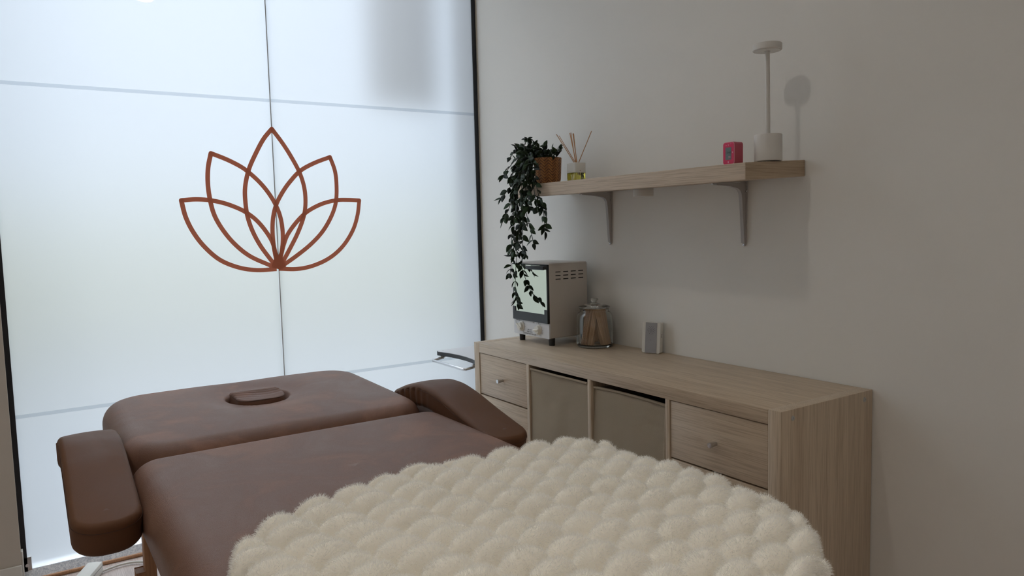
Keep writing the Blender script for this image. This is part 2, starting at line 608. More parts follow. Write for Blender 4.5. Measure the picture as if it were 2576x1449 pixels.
def cushion(hx, hy, rc, R, th, Rb=0.02, zf=None, mapf=None, step=0.015, nc=12, ns=40, side=None):
    """upholstered pad: top at z=0 (plus zf), bottom at -th"""
    rings = [(Rb * (1 - math.sin(a_)), -th + Rb * (1 - math.cos(a_))) for a_ in np.linspace(0, PI / 2, 5)]
    rings += [(0.0, z_) for z_ in np.linspace(-th + Rb, -R, 5)[1:-1]] if th - Rb - R > 0.01 else []
    rings += [(R * (1 - math.cos(a_)), -R + R * math.sin(a_)) for a_ in np.linspace(0, PI / 2, 10)]
    dmax = min(hx, hy) - 0.004
    k = max(2, int((dmax - R) / step))
    rings += [(R + (dmax - R) * i / k, 0.0) for i in range(1, k + 1)]
    bm = bmesh.new()
    vr = []
    for d, z_ in rings:
        out = []
        for (x_, y_) in rrect(hx - d, hy - d, max(rc - d, 0.004), nc, ns):
            zz_ = z_
            if zf is not None:
                wgt = max(0.0, min(1.0, (z_ + th) / th))
                zz_ += zf(x_, y_) * wgt
            yy_ = y_
            if side is not None: yy_ += side(x_, y_, z_)
            q = (x_, yy_, zz_)
            if mapf is not None: q = mapf(*q)
            out.append(bm.verts.new(q))
        vr.append(out)
    for a_, b_ in zip(vr[:-1], vr[1:]):
        nn = len(a_)
        for i in range(nn):
            bm.faces.new((a_[i], a_[(i + 1) % nn], b_[(i + 1) % nn], b_[i]))
    bm.faces.new(vr[0][::-1])
    last, q4, nn = vr[-1], nc + ns, 4 * (nc + ns)
    if hx >= hy:   # thin slit along x: join the two long sides
        mir = lambda i: (3 * q4 + nc - i) % nn
        rg, ends = range(0, q4 + nc), [list(range(q4 + nc, 2 * q4 + 1)), list(range(3 * q4 + nc, 4 * q4)) + [0]]
    else:
        mir = lambda i: (q4 + nc - i) % nn
        rg, ends = range(3 * q4, 3 * q4 + nc + q4 - ns), []
        rg = [i % nn for i in range(-q4, nc)]
        ends = [list(range(nc, q4 + 1)), list(range(2 * q4 + nc, 3 * q4 + 1))]
    for i in rg:
        fv_ = [last[i], last[(i + 1) % nn], last[mir(i + 1)], last[mir(i)]]
        if len(set(fv_)) == 4: bm.faces.new(fv_)
    for e_ in ends:
        fv_ = [last[i % nn] for i in e_]
        if len(set(fv_)) > 2:
            bm.faces.new(fv_)
    me = bm2me(bm)
    return me

def interp(x, tab):
    xs, ys = [p_[0] for p_ in tab], [p_[1] for p_ in tab]
    return float(np.interp(x, xs, ys))

def smooth_tab(tab, n=200, passes=40):
    xs = np.linspace(tab[0][0], tab[-1][0], n)
    ys = np.interp(xs, [p_[0] for p_ in tab], [p_[1] for p_ in tab])
    for _ in range(passes):
        ys[1:-1] = (ys[:-2] + 2 * ys[1:-1] + ys[2:]) / 4
    return xs, ys

def catmull(pts, sub=8):
    P_ = [np.array(p_, float) for p_ in pts]
    P_ = [2 * P_[0] - P_[1]] + P_ + [2 * P_[-1] - P_[-2]]
    out = []
    for i in range(1, len(P_) - 2):
        for k in range(sub):
            t_ = k / sub
            a_, b_, c_, d_ = P_[i - 1], P_[i], P_[i + 1], P_[i + 2]
            out.append(0.5 * ((2 * b_) + (-a_ + c_) * t_ + (2 * a_ - 5 * b_ + 4 * c_ - d_) * t_ ** 2 + (-a_ + 3 * b_ - 3 * c_ + d_) * t_ ** 3))
    out.append(P_[-2])
    return out

CAM_R = np.array(Euler((1.4862, 0.0259, 0.9884), 'XYZ').to_matrix())
CAM_P = np.array([2.5984, -1.902, 1.2344])
def on_plane(px, py, ax, v):
    """measure a point of the photograph on a known real plane"""
    d = CAM_R @ np.array([(px - IW / 2) / CAM_F, -(py - IH / 2) / CAM_F, -1.0])
    return CAM_P + d * (v - CAM_P[ax]) / d[ax]

# ------------------------------------------------------------------ the room
add('floor', box(XW + 0.03, XB, YL, 0.0, -0.06, 0.0), 'floor', structure=True)
add('ceiling', box(XW - 0.05, XB, YL, 0.0, ZC, ZC + 0.08), 'ceiling', structure=True)
add('wall_right', box(XW, XB + 0.1, 0.0, 0.12, -0.06, ZC + 0.08), 'wall', structure=True)
add('wall_left', box(XW, XB + 0.1, YL - 0.12, YL, -0.06, ZC + 0.08), 'wall', structure=True)
add('wall_back', box(XB, XB + 0.1, YL, 0.0, -0.06, ZC + 0.08), 'wall', structure=True)
add('wall_front', box(-0.62, -0.52, YL, -1.9715, -0.06, ZC + 0.08), 'stubwall', structure=True)
add('baseboard_front', box(-0.52, -0.508, YL, -1.9715, 0.0, 0.076, 0.003), 'white_plastic', structure=True)
add('trim_1', box(-0.552, -0.521, -1.9715, -1.9655, 0.03, 0.122, 0.002), 'white_plastic', structure=True)
add('trim_2', box(XW - 0.004, XW + 0.012, -0.0035, 0.0, 0.03, ZC), 'cream', structure=True)
# stone threshold under the glass and its wooden bead
add('window_sill', prism([(-0.62, -0.06), (-0.534, -0.06), (-0.534, 0.002), (-0.537, 0.006), (-0.560, 0.037), (-0.62, 0.037)], 'y', -1.9715, 0.0), 'sill', structure=True)
bead = tube([(-0.530, -1.97, 0.006), (-0.530, -0.01, 0.006)], 0.0075, 10)
add('trim_3', bead, 'leg_wood', structure=True)

# window: two frosted panes, seals, film lines, corner clamp
win = bpy.data.objects.new('window_1', None)
C.objects.link(win)
win.location = (XW, -1.0, 0.04)
win['kind'] = 'structure'
def pane(y0, y1, nm):
    bm = bmesh.new()
    vs = box_bm(bm, XW - 0.012, XW, y0, y1, 0.038, ZC - 0.002)
    bm.faces.ensure_lookup_table()
    me = bm2me(bm)
    o = add(nm, me, ['pane', 'frost'], win)
    for pl in me.polygons:
        if pl.normal.x > 0.9: pl.material_index = 1
    return o
pane(YG, YJ - 0.002, 'pane')
pane(YJ + 0.002, -0.024, 'pane')
add('joint', box(XW - 0.010, XW + 0.0005, YJ - 0.002, YJ + 0.002, 0.038, ZC - 0.002), 'grey_joint', win)
add('seal', box(XW - 0.012, XW + 0.004, -0.024, -0.0035, 0.03, ZC), 'black_rubber', win)
add('seal', box(XW - 0.012, XW + 0.006, -1.972, YG, 0.03, ZC), 'black_rubber', win)
for zc_ in (1.7695, 0.597):
    for y0, y1 in ((YG, YJ - 0.003), (YJ + 0.003, -0.024)):
        add('film_line', box(XW + 0.0002, XW + 0.0007, y0, y1, zc_ - 0.0065, zc_ + 0.0065), 'filmline', win)
cl = add('corner_clamp', box(XW - 0.016, XW + 0.006, -1.970, -1.942, 0.034, 0.084, 0.002), 'steel', win)
add('clamp_screw', lathe([(0.0, 0.0), (0.006, 0.0), (0.006, 0.001), (0.003, 0.0012), (0.003, -0.0005), (0, -0.0005)], n=16), 'chrome', cl, local=True).matrix_local = Matrix.Translation(Vector((0, 0, 0)) + (Vector((XW + 0.0062, -1.956, 0.054)) - wloc(win))) @ Matrix.Rotation(PI / 2, 4, 'Y')

# lotus sticker on the glass (traced on the glass plane, five petal outlines)
def lot(p_):
    q = on_plane(420 + p_[0] * 0.27601, 300 + p_[1] * 0.27601, 0, XW)
    return (q[1], q[2])
PET = {
 'low_l': [[(1000, 1365), (820, 1375), (650, 1350), (480, 1280), (340, 1160), (240, 1030), (170, 890), (130, 740)],
           [(130, 740), (260, 730), (390, 738), (520, 765), (640, 808), (730, 855), (820, 925), (900, 1020), (960, 1120), (990, 1230), (1005, 1340)]],
 'low_r': [[(1020, 1362), (1180, 1365), (1330, 1335), (1480, 1265), (1600, 1160), (1690, 1020), (1735, 880), (1752, 740)],
           [(1752, 740), (1650, 735), (1545, 738), (1430, 765), (1330, 810), (1250, 865), (1170, 950), (1100, 1050), (1065, 1140), (1040, 1240), (1015, 1340)]],
 'mid_l': [[(960, 1340), (760, 1250), (620, 1140), (510, 1010), (430, 870), (390, 720), (372, 580), (375, 440), (400, 310)],
           [(400, 310), (540, 365), (660, 425), (740, 480), (840, 570), (920, 665), (985, 770), (1030, 880), (1052, 1000), (1055, 1120), (1040, 1240), (1010, 1340)]],
 'mid_r': [[(1060, 1330), (1180, 1245), (1310, 1140), (1420, 1020), (1500, 880), (1540, 750), (1545, 600), (1530, 470), (1485, 345)],
           [(1485, 345), (1340, 400), (1215, 470), (1120, 570), (1050, 670), (995, 780), (967, 900), (962, 1030), (975, 1170), (1000, 1300)]],
 'top':   [[(985, 1330), (930, 1260), (850, 1150), (780, 1020), (735, 890), (715, 760), (712, 620), (745, 460), (810, 310), (880, 180), (955, 88)],
           [(955, 88), (1050, 215), (1130, 340), (1205, 480), (1250, 620), (1262, 760), (1245, 890), (1190, 1040), (1120, 1180), (1050, 1310)]],
}
lotus = thing('lotus_sticker', 'terracotta outline of a five petalled lotus stuck on the frosted glass', 'sticker', (XW, YJ, 1.07))
LW = 0.0088
def ribbon(bm, pts, hw, x0, x1):
    pts = [np.array(p_) for p_ in pts]
    L, R_ = [], []
    for i in range(len(pts)):
        d = pts[min(i + 1, len(pts) - 1)] - pts[max(i - 1, 0)]
        d = d / (np.linalg.norm(d) + 1e-9)
        nrm = np.array([-d[1], d[0]])
        L.append(pts[i] + nrm * hw); R_.append(pts[i] - nrm * hw)
    def vv_(p_, x_): return bm.verts.new((x_, p_[0], p_[1]))
    a_ = [vv_(p_, x1) for p_ in L]; b_ = [vv_(p_, x1) for p_ in R_]
    c_ = [vv_(p_, x0) for p_ in L]; d_ = [vv_(p_, x0) for p_ in R_]
    for i in range(len(pts) - 1):
        bm.faces.new((a_[i], a_[i + 1], b_[i + 1], b_[i]))
        bm.faces.new((a_[i + 1], a_[i], c_[i], c_[i + 1]))
        bm.faces.new((b_[i], b_[i + 1], d_[i + 1], d_[i]))
    bm.faces.new((a_[0], b_[0], d_[0], c_[0])); bm.faces.new((b_[-1], a_[-1], c_[-1], d_[-1]))
for i, (k_, strokes) in enumerate(PET.items()):
    bm = bmesh.new()
    x0_ = XW + 0.0003; x1_ = XW + 0.0008 + 0.00012 * i
    for j, s_ in enumerate(strokes):
        path = [lot(q) for q in catmull(s_, 6)]
        ribbon(bm, path, LW, x0_, x1_ + 0.00006 * j)
    tip = lot(strokes[0][-1])
    ring = [(tip[0] + LW * math.cos(a_), tip[1] + LW * math.sin(a_)) for a_ in np.linspace(0, 2 * PI, 16, endpoint=False)]
    f = bm.faces.new([bm.verts.new((x1_ + 0.00009, p_[0], p_[1])) for p_ in ring])
    me = bpy.data.meshes.new('petal')
    bm.to_mesh(me); bm.free()
    add('petal_outline', me, 'lotus', lotus)
bp_ = [lot(q) for q in ((985, 1250), (1000, 1200), (1015, 1240), (1030, 1200), (1045, 1250), (1085, 1345), (1020, 1368), (950, 1345))]
add('petal_base', prism(bp_, 'x', XW + 0.0003, XW + 0.0017), 'lotus', lotus)

# outdoors, seen blurred through the frosted film
add('pavement_outside', box(-14, -0.62, -12, 10, -0.12, -0.06), 'pavement', structure=True)
add('wall_outside', box(-0.86, XW - 0.016, -0.002, 0.4, -0.1, 3.4), 'outdoor_wall', structure=True)
add('wall_outside_left', box(-0.80, -0.60, YL - 0.4, -1.99, -0.1, 3.4), 'outdoor_wall', structure=True)
sgn_ = thing('dark_slab', 'added dark slab blurred behind the upper right of the frosted glass', 'occluder', (-1.26, -0.12, 1.62))  # invented hanging piece that makes the dark blurred band; its rod is made up too
add('slab', box(-1.30, -1.22, -0.32, 0.05, 1.88, 3.9, 0.01), 'column', sgn_)
add('rod', tube([(-1.26, -0.5, 3.92), (-1.26, 0.3, 3.92)], 0.02, 12), 'steel', sgn_)
fac = thing('added_house', 'added house front, pale bluish in place of the low sky, blurred by the frosted glass', 'house', (-8.2, -1.0, -0.06))  # invented front toned like low sky; its height hides the brighter sky
add('wall', box(-9.0, -8.0, -9.0, 6.0, -0.06, 5.4), 'facade', fac)
add('parapet', box(-9.05, -7.95, -9.0, 6.0, 5.4, 5.6), 'outdoor_wall', fac)
hdg = thing('far_hedge', 'blurred green hedge in front of the pale house', 'hedge', (-7.2, -2.0, -0.06))
add('foliage', box(-7.6, -6.8, -8.5, 5.5, -0.06, 1.45, 0.15, 3), 'hedge', hdg)

# downlights in the ceiling; the left row is added as soft fill
DL = [(1.19, -1.19, 'round recessed ceiling downlight mirrored in the frosted glass'), (2.33, -1.24, 'round ceiling downlight above the near end of the massage table'),
      (3.25, -1.24, 'round ceiling downlight nearest the back wall'), (0.45, -2.35, 'added fill downlight over the far left of the room'),
      (1.7, -2.35, 'added fill downlight over the middle left of the room'), (2.95, -2.35, 'added fill downlight over the near left of the room')]
for i, (xl, yl_, lb) in enumerate(DL):
    t_ = thing('ceiling_downlight', lb, 'downlight', (xl, yl_, ZC), group='ceiling downlights')
    dp = 0.006 if i == 0 else 0.055          # the others get an invented deep dark ring hiding their reflections
    add('trim_ring', lathe([(0.058, 0.0), (0.058, -dp + 0.002), (0.046, -dp), (0.042, -dp + 0.002), (0.042, 0.0)], n=32, close=True), 'white_plastic' if i == 0 else 'dark', t_, local=True)
    add('lens', lathe([(0.0, -0.002), (0.041, -0.002), (0.041, -0.0005), (0.0, -0.0005)], n=32), 'lampglow', t_, local=True)
    ld = bpy.data.lights.new('downlight_beam', 'AREA')
    ld.shape = 'DISK'; ld.size = 0.075
    ld.energy = DOWNLIGHT_W * (0.65 if i == 0 else 1.2); ld.color = DOWNLIGHT_COL
    lo = bpy.data.objects.new('downlight_beam', ld)
    C.objects.link(lo); lo.parent = t_; lo.location = (0, 0, -0.004)

# ------------------------------------------------------------------ cabinet (cube unit, four by two)
cab = thing('cube_cabinet', 'long low oak effect cube cabinet with drawers along the right wall', 'cabinet', (0.73, -0.195, 0.0))
D, HZ, L = 0.39, 0.765, 1.465
add('side_panel', box(0.0, 0.038, -D, -0.002, 0.0, HZ, 0.0012), 'oak_z', cab)
sp_ = add('side_panel', box(L - 0.038, L, -D, -0.002, 0.0, HZ, 0.0012), 'oak_z', cab)
for y_ in (-0.345, -0.04):
    sc_ = add('cam_screw', lathe([(0, 0.0006), (0.0025, 0.0006), (0.0028, 0.0015), (0.0062, 0.0012), (0.0066, 0.0)], n=16), 'steel', sp_, local=True)
    sc_.matrix_local = Matrix.Translation(Vector((L, y_, HZ - 0.022)) - wloc(cab)) @ Matrix.Rotation(PI / 2, 4, 'Y')
add('top_panel', box(0.0385, L - 0.0385, -D, -0.002, HZ - 0.038, HZ - 0.0004, 0.0012), 'oak_x', cab)
add('bottom_panel', box(0.0385, L - 0.0385, -D, -0.002, 0.0, 0.038, 0.0012), 'oak_x', cab)
XC = [0.038, 0.389, 0.740, 1.091, 1.427]      # cell starts; last = end
CE = [(0.038, 0.373), (0.389, 0.724), (0.740, 1.075), (1.091, 1.427)]
for a_, b_ in ((0.373, 0.389), (0.724, 0.740), (1.075, 1.091)):
    add('divider', box(a_, b_, -D, -0.002, 0.038, HZ - 0.038, 0.0008), 'oak_z', cab)
for a_, b_ in CE:
    add('middle_shelf', box(a_, b_, -D + 0.001, -0.002, 0.374, 0.391, 0.0008), 'oak_x', cab)
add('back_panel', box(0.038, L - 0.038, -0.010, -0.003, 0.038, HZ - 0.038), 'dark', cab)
def drawer(a_, b_, z0, z1):
    g = 0.0025
    dr = add('drawer', box(a_ + g, b_ - g, -D + 0.003, -D + 0.020, z0 + g, z1 - g, 0.0012), 'oak_x', cab)
    add('drawer_box', box(a_ + 0.012, b_ - 0.012, -D + 0.021, -0.03, z0 + 0.012, z1 - 0.03), 'oak_x', dr)
    kx, kz = (a_ + b_) / 2, (z0 + z1) / 2 - 0.005
    kn = add('knob', lathe([(0, -0.0), (0.0055, 0.0), (0.0055, 0.006), (0.0062, 0.012), (0.0078, 0.024), (0.0074, 0.0255), (0, 0.0258)], n=20), 'chrome', dr, local=True)
    kn.matrix_local = Matrix.Translation(Vector((kx, -D + 0.003, kz)) - wloc(cab)) @ Matrix.Rotation(PI / 2, 4, 'X')
for a_, b_ in (CE[0], CE[3]):
    for z0, z1 in ((0.391, 0.559), (0.559, 0.727), (0.038, 0.206), (0.206, 0.374)):
        drawer(a_, b_, z0, z1)

# fabric storage boxes
def storage_box(a_, b_, z0, htop, yfront, label, lean):
    t_ = thing('storage_box', label, 'storage box', ((a_ + b_) / 2, -0.2, z0), group='fabric boxes in the cabinet')
    x0, x1 = a_ + 0.004, b_ - 0.007
    # sagging front panel as a grid with slight waves
    nx, nz = 30, 28
    vs, fs = [], []
    for side_ in (0, 1):
        for j in range(nz + 1):
            for i in range(nx + 1):
                u_, v_ = i / nx, j / nz
                x_ = x0 + (x1 - x0) * u_
                z_ = z0 + 0.002 + htop * v_
                wob = 0.0035 * noise.noise(Vector((x_ * 14, z_ * 14, lean * 9))) * math.sin(PI * u_) + 0.004 * noise.noise(Vector((x_ * 5, z_ * 4, lean * 3)))
                vs.append((x_, yfront + wob + lean * 0.01 * v_ * v_ + 0.004 * side_, z_ + lean * 0.004 * math.sin(PI * u_) * v_))
    N = (nx + 1) * (nz + 1)
    for j in range(nz):
        for i in range(nx):
            q = j * (nx + 1) + i
            fs.append((q, q + 1, q + nx + 2, q + nx + 1))
            fs.append((N + q, N + q + nx + 1, N + q + nx + 2, N + q + 1))
    me = bpy.data.meshes.new('front'); me.from_pydata(vs, [], fs); me.update()
    add('front_panel', me, 'twill', t_, smooth=True)
    bm = bmesh.new()
    tube_bm(bm, [(x_, yfront - 0.001 + lean * 0.010 + 0.004 * noise.noise(Vector((x_ * 5, (z0 + htop) * 4, lean * 3))), z0 + 0.002 + htop + lean * 0.004 * math.sin(PI * (x_ - x0) / (x1 - x0))) for x_ in np.linspace(x0, x1, 24)], 0.0045, 8)
    add('rim_binding', bm2me(bm, autosmooth=0.8), 'twill_trim', t_)
    if lean > 0:
        add('corner_binding', tube([(x1, yfront + lean * 0.01 * v_ * v_, z0 + 0.004 + htop * v_) for v_ in np.linspace(0, 1, 10)], 0.0055, 8), 'twill_trim', t_)
    for xx in (x0, x1):
        add('side_wall', box(min(xx, xx - (0.003 if xx == x1 else -0.003)), max(xx, xx - (0.003 if xx == x1 else -0.003)), yfront + 0.004, -0.02, z0 + 0.003, z0 + htop), 'twill', t_)
    add('base', box(x0, x1, yfront + 0.003, -0.02, z0 + 0.0005, z0 + 0.004), 'twill', t_)
    return t_
storage_box(CE[1][0], CE[1][1], 0.391, 0.318, -D + 0.006, 'taupe fabric storage box in the cabinet cell nearer the window', 0.0)
storage_box(CE[2][0], CE[2][1], 0.391, 0.310, -D + 0.004, 'taupe fabric storage box in the cabinet cell by the right drawers, its rim sagging', 1.0)
storage_box(CE[1][0], CE[1][1], 0.038, 0.318, -D + 0.006, 'taupe fabric storage box in the lower row, under the box nearer the window', 0.0)
storage_box(CE[2][0], CE[2][1], 0.038, 0.315, -D + 0.006, 'taupe fabric storage box in the lower row, under the sagging box', 0.0)

# ------------------------------------------------------------------ wall shelf on brackets
SX0, SX1, SD = 0.15, 1.25, 0.258
SZB, SZF = 1.398, 1.385          # top height at the wall and at the front
shelf = thing('wall_shelf', 'thick oak effect wall shelf holding the plant, diffuser, timer and lamp', 'shelf', (0.7, -0.13, 1.345))
def shelf_z(y): return SZB + (SZF - SZB) * (-y / SD)
bm = bmesh.new()
vs = box_bm(bm, SX0, SX1 - 0.0006, -SD, -0.001, 0, 1)
for v in bm.verts:
    v.co.z = shelf_z(v.co.y) - (0.0 if v.co.z > 0.5 else 0.047)
bmesh.ops.bevel(bm, geom=bm.edges[:], offset=0.0008, segments=1, affect='EDGES')
add('board', bm2me(bm), 'shelf_x', shelf)
bm = bmesh.new()
box_bm(bm, SX1 - 0.0005, SX1, -SD + 0.001, -0.002, 0, 1)
for v in bm.verts:
    v.co.z = shelf_z(v.co.y) - (0.001 if v.co.z > 0.5 else 0.046)
add('end_veneer', bm2me(bm), 'shelf_y', shelf)

def bracket(xc, label):
    t_ = thing('shelf_bracket', label, 'bracket', (xc, -0.005, 1.16), group='brackets under the wall shelf')
    yb = -0.0015
    ztop = lambda y: shelf_z(y) - 0.047
    # vertical leg: tapered plate on the wall with rolled edges
    def leg_poly(w0, w1, z0, z1):
        return [(xc - w1, z1), (xc - w0, z0 + w0 * 1.2), (xc - w0 * 0.7, z0 + w0 * 0.3), (xc, z0), (xc + w0 * 0.7, z0 + w0 * 0.3), (xc + w0, z0 + w0 * 1.2), (xc + w1, z1)]
    add('wall_leg', prism(leg_poly(0.006, 0.0135, 1.148, ztop(0) - 0.001), 'y', -0.0042, yb, 0.0008), 'bracket', t_)
    # shelf leg
    yl = -0.145
    bm = bmesh.new()
    P_ = [(xc - 0.0135, 0.0), (xc - 0.006, yl + 0.006), (xc, yl), (xc + 0.006, yl + 0.006), (xc + 0.0135, 0.0)]
    A = [bm.verts.new((x_, y_ - 0.0015, ztop(y_) - 0.0003)) for x_, y_ in P_]
    B_ = [bm.verts.new((x_, y_ - 0.0015, ztop(y_) - 0.003)) for x_, y_ in P_]
    bm.faces.new(A); bm.faces.new(B_[::-1])
    for i in range(5): bm.faces.new((A[i], A[(i + 1) % 5], B_[(i + 1) % 5], B_[i]))
    add('shelf_leg', bm2me(bm), 'bracket', t_)
    # gusset: raised rib following the L with a rounded inner corner
    rib = []
    zt = ztop(0) - 0.002
    outer = [(-0.003, 1.158), (-0.003, zt - 0.002), (yl + 0.01, ztop(yl) - 0.003)]
    inner = [(yl + 0.01, ztop(yl) - 0.006), (-0.075, ztop(-0.075) - 0.013), (-0.040, zt - 0.021), (-0.029, zt - 0.027), (-0.0225, zt - 0.038), (-0.019, zt - 0.06), (-0.010, 1.158)]
    me = prism(outer + inner, 'x', xc - 0.0062, xc + 0.0062, 0.0015)
    add('rib', me, 'bracket', t_)
    for (dx, z_, y_) in ((0.0095, zt - 0.03, -0.0042), (-0.0095, zt - 0.042, -0.0042), (0.0, 1.1515, -0.0042)):
        s_ = add('screw', lathe([(0, 0.001), (0.0015, 0.001), (0.002, 0.0022), (0.0034, 0.0018), (0.0038, 0)], n=12), 'chrome', t_, local=True)
        s_.matrix_local = Matrix.Translation(Vector((xc + dx, y_, z_)) - t_.location) @ Matrix.Rotation(PI / 2, 4, 'X')
    s_ = add('screw', lathe([(0, 0.001), (0.0015, 0.001), (0.002, 0.0022), (0.0034, 0.0018), (0.0038, 0)], n=12), 'chrome', t_, local=True)
    s_.matrix_local = Matrix.Translation(Vector((xc, yl - 0.002, ztop(yl) - 0.003)) - t_.location) @ Matrix.Rotation(PI, 4, 'X')
bracket(0.400, 'grey enamelled shelf bracket nearer the plant')
bracket(1.036, 'grey enamelled shelf bracket under the pink timer and lamp')

puck = thing('puck_light', 'small round white puck light under the wall shelf', 'puck light', (0.719, -0.13, shelf_z(-0.13) - 0.047))
add('housing', lathe([(0, 0), (0.034, 0), (0.034, -0.026), (0.0325, -0.0275), (0.0, -0.0275)], n=40), 'lamp_white', puck, local=True)
add('seam', lathe([(0.0343, -0.0030), (0.0343, -0.0036), (0.0338, -0.0036), (0.0338, -0.0030)], n=40, close=True), 'ink', puck, local=True)
add('diffuser', lathe([(0, -0.0276), (0.028, -0.0276), (0.028, -0.0282), (0, -0.0282)], n=32), 'white_plastic', puck, local=True)

# ------------------------------------------------------------------ table lamp
lz = shelf_z(-0.13)
lamp = thing('cordless_lamp', 'white cordless lamp with cylinder base and thin disc head on the shelf', 'lamp', (1.2235, -0.13, lz), rot=(0.0, -0.012, 0))
add('base', lathe([(0, 0.001), (0.036, 0.001), (0.038, 0.003), (0.038, 0.0735), (0.0368, 0.075), (0, 0.075)], n=48), 'lamp_white', lamp, local=True)
add('foot_gap', lathe([(0, 0), (0.034, 0), (0.034, 0.001), (0, 0.001)], n=32), 'black_rubber', lamp, local=True)
add('stem', lathe([(0, 0.075), (0.0065, 0.075), (0.0065, 0.305), (0, 0.305)], n=20), 'lamp_white', lamp, local=True)
hd = add('head', lathe([(0, 0.305), (0.037, 0.305), (0.0392, 0.307), (0.0392, 0.322), (0.038, 0.3235), (0, 0.3235)], n=48), 'lamp_white', lamp, local=True)
add('diffuser', lathe([(0.010, 0.3042), (0.034, 0.3042), (0.034, 0.305), (0.010, 0.305)], n=40, close=True), 'white_plastic', hd, local=True)

# ------------------------------------------------------------------ pink timer
def rbox_y(hw, h, rc, y0, y1, nc=8, bev=0.0):
    pts = [(x_, z_ + h / 2) for x_, z_ in rrect(hw, h / 2, rc, nc)]
    return prism(pts, 'y', y0, y1, bev)
ty = -0.185
timer = thing('digital_timer', 'small pink digital timer with grey screen on the shelf beside the lamp', 'timer', (1.146, ty, shelf_z(ty - 0.02)), rot=(0, 0, -0.02))
add('body', rbox_y(0.0205, 0.064, 0.008, -0.016, 0.018, bev=0.0008), 'pink_body', timer, local=True)
add('rim', rbox_y(0.0203, 0.0636, 0.008, -0.0182, -0.0162), 'pink_rim', timer, local=True)
fp_ = add('face_plate', rbox_y(0.0190, 0.0605, 0.007, -0.0188, -0.0180), 'pink', timer, local=True)
fp_.location.z = 0.0016
scn = add('screen', prism([(-0.0105, 0.014), (0.0105, 0.014), (0.0105, 0.049), (-0.0105, 0.049)], 'y', -0.0192, -0.0186), 'lcd', timer, local=True)
def seg_digits(parent, txt, size, loc, rot, mat, name='lettering', ext=0.0002, align='CENTER'):
    cu = bpy.data.curves.new(name, 'FONT')
    cu.body = txt
    cu.size = size
    cu.extrude = ext
    cu.align_x = align
    cu.align_y = 'CENTER'
    cu.resolution_u = 3
    tmp = bpy.data.objects.new(name + '_curve', cu)
    C.objects.link(tmp)
    bpy.context.view_layer.update()
    me = bpy.data.meshes.new_from_object(tmp.evaluated_get(bpy.context.evaluated_depsgraph_get()))
    bpy.data.objects.remove(tmp, do_unlink=True)
    me.materials.clear()
    me.materials.append(M[mat])
    o = bpy.data.objects.new(name, me)
    C.objects.link(o)
    o.parent = parent
    o.location = loc
    o.rotation_euler = rot
    return o
seg_digits(scn, '12:41', 0.0090, (0, -0.0194, 0.034), (PI / 2, 0, 0), 'lcd_dark', 'screen_digits')
seg_digits(scn, '24', 0.008, (0.004, -0.0194, 0.021), (PI / 2, 0, 0), 'pale_print', 'screen_digits')
for (x_, z_, w_, h_) in ((0.0, 0.055, 0.0012, 0.005), (-0.008, 0.0545, 0.003, 0.0016), (0.009, 0.0585, 0.003, 0.0012), (0.0150, 0.034, 0.0026, 0.0045), (0.0, 0.007, 0.0035, 0.0055)):
    add('button_mark', box(x_ - w_ / 2, x_ + w_ / 2, -0.0193, -0.0188, z_ - h_ / 2, z_ + h_ / 2), 'pale_print', timer, local=True)

# ------------------------------------------------------------------ reed diffuser
dy = -0.135
dx = on_plane(1450, 446, 1, dy)[0]
dif = thing('reed_diffuser', 'square glass reed diffuser with yellow oil and white collar on the shelf', 'diffuser', (dx, dy, shelf_z(dy)), rot=(0, 0, 0.04))
def rr_shell(h0, h1, hw, rc, z0, z1, wall):
    pass
def sq_lathe(prof, nc=6):
    """square section lathe: (half width, corner radius, z)"""
    bm = bmesh.new()
    rings = [[bm.verts.new((x_, y_, z_)) for x_, y_ in rrect(hw, hw, rc, nc)] for hw, rc, z_ in prof]
    for a_, b_ in zip(rings[:-1], rings[1:]):
        k = len(a_)
        for i in range(k): bm.faces.new((a_[i], a_[(i + 1) % k], b_[(i + 1) % k], b_[i]))
    bm.faces.new(rings[0][::-1]); bm.faces.new(rings[-1])
    return bm2me(bm, autosmooth=0.6)
hwd = 0.0265
add('bottle', sq_lathe([(hwd - 0.001, 0.005, 0.0), (hwd, 0.006, 0.001), (hwd, 0.006, 0.030), (hwd - 0.001, 0.005, 0.030), (hwd - 0.001, 0.005, 0.0025)]), 'diff_glass', dif, local=True)
add('oil', sq_lathe([(hwd - 0.0012, 0.005, 0.0030), (hwd - 0.0012, 0.005, 0.0295)]), 'oil', dif, local=True)
add('collar', sq_lathe([(hwd + 0.0004, 0.006, 0.0302), (hwd, 0.006, 0.0660), (hwd - 0.0012, 0.005, 0.0672), (0.012, 0.004, 0.0672), (0.012, 0.004, 0.060)]), 'white_plastic', dif, local=True)
for (bx_, by_, tx, tz, oy) in ((-0.008, 0.0, 1402, 338, 0.0), (-0.006, 0.004, 1410, 342, 0.04), (-0.002, 0.002, 1434, 335, 0.0), (0.0, -0.003, 1437, 334, 0.01), (0.002, 0.003, 1441, 336, -0.01), (0.003, 0.0, 1444, 336, 0.02), (0.013, 0.0, 1486, 330, 0.0)):
    tw = Vector(on_plane(tx, tz, 1, dy + oy)) - dif.location
    b0 = Vector((bx_, by_, 0.066))
    dn = (b0 - tw).normalized()
    add('reed', tube([tuple(b0 + dn * 0.046), tuple(b0), tuple(tw)], 0.0015, 8), 'reed', dif, local=True)

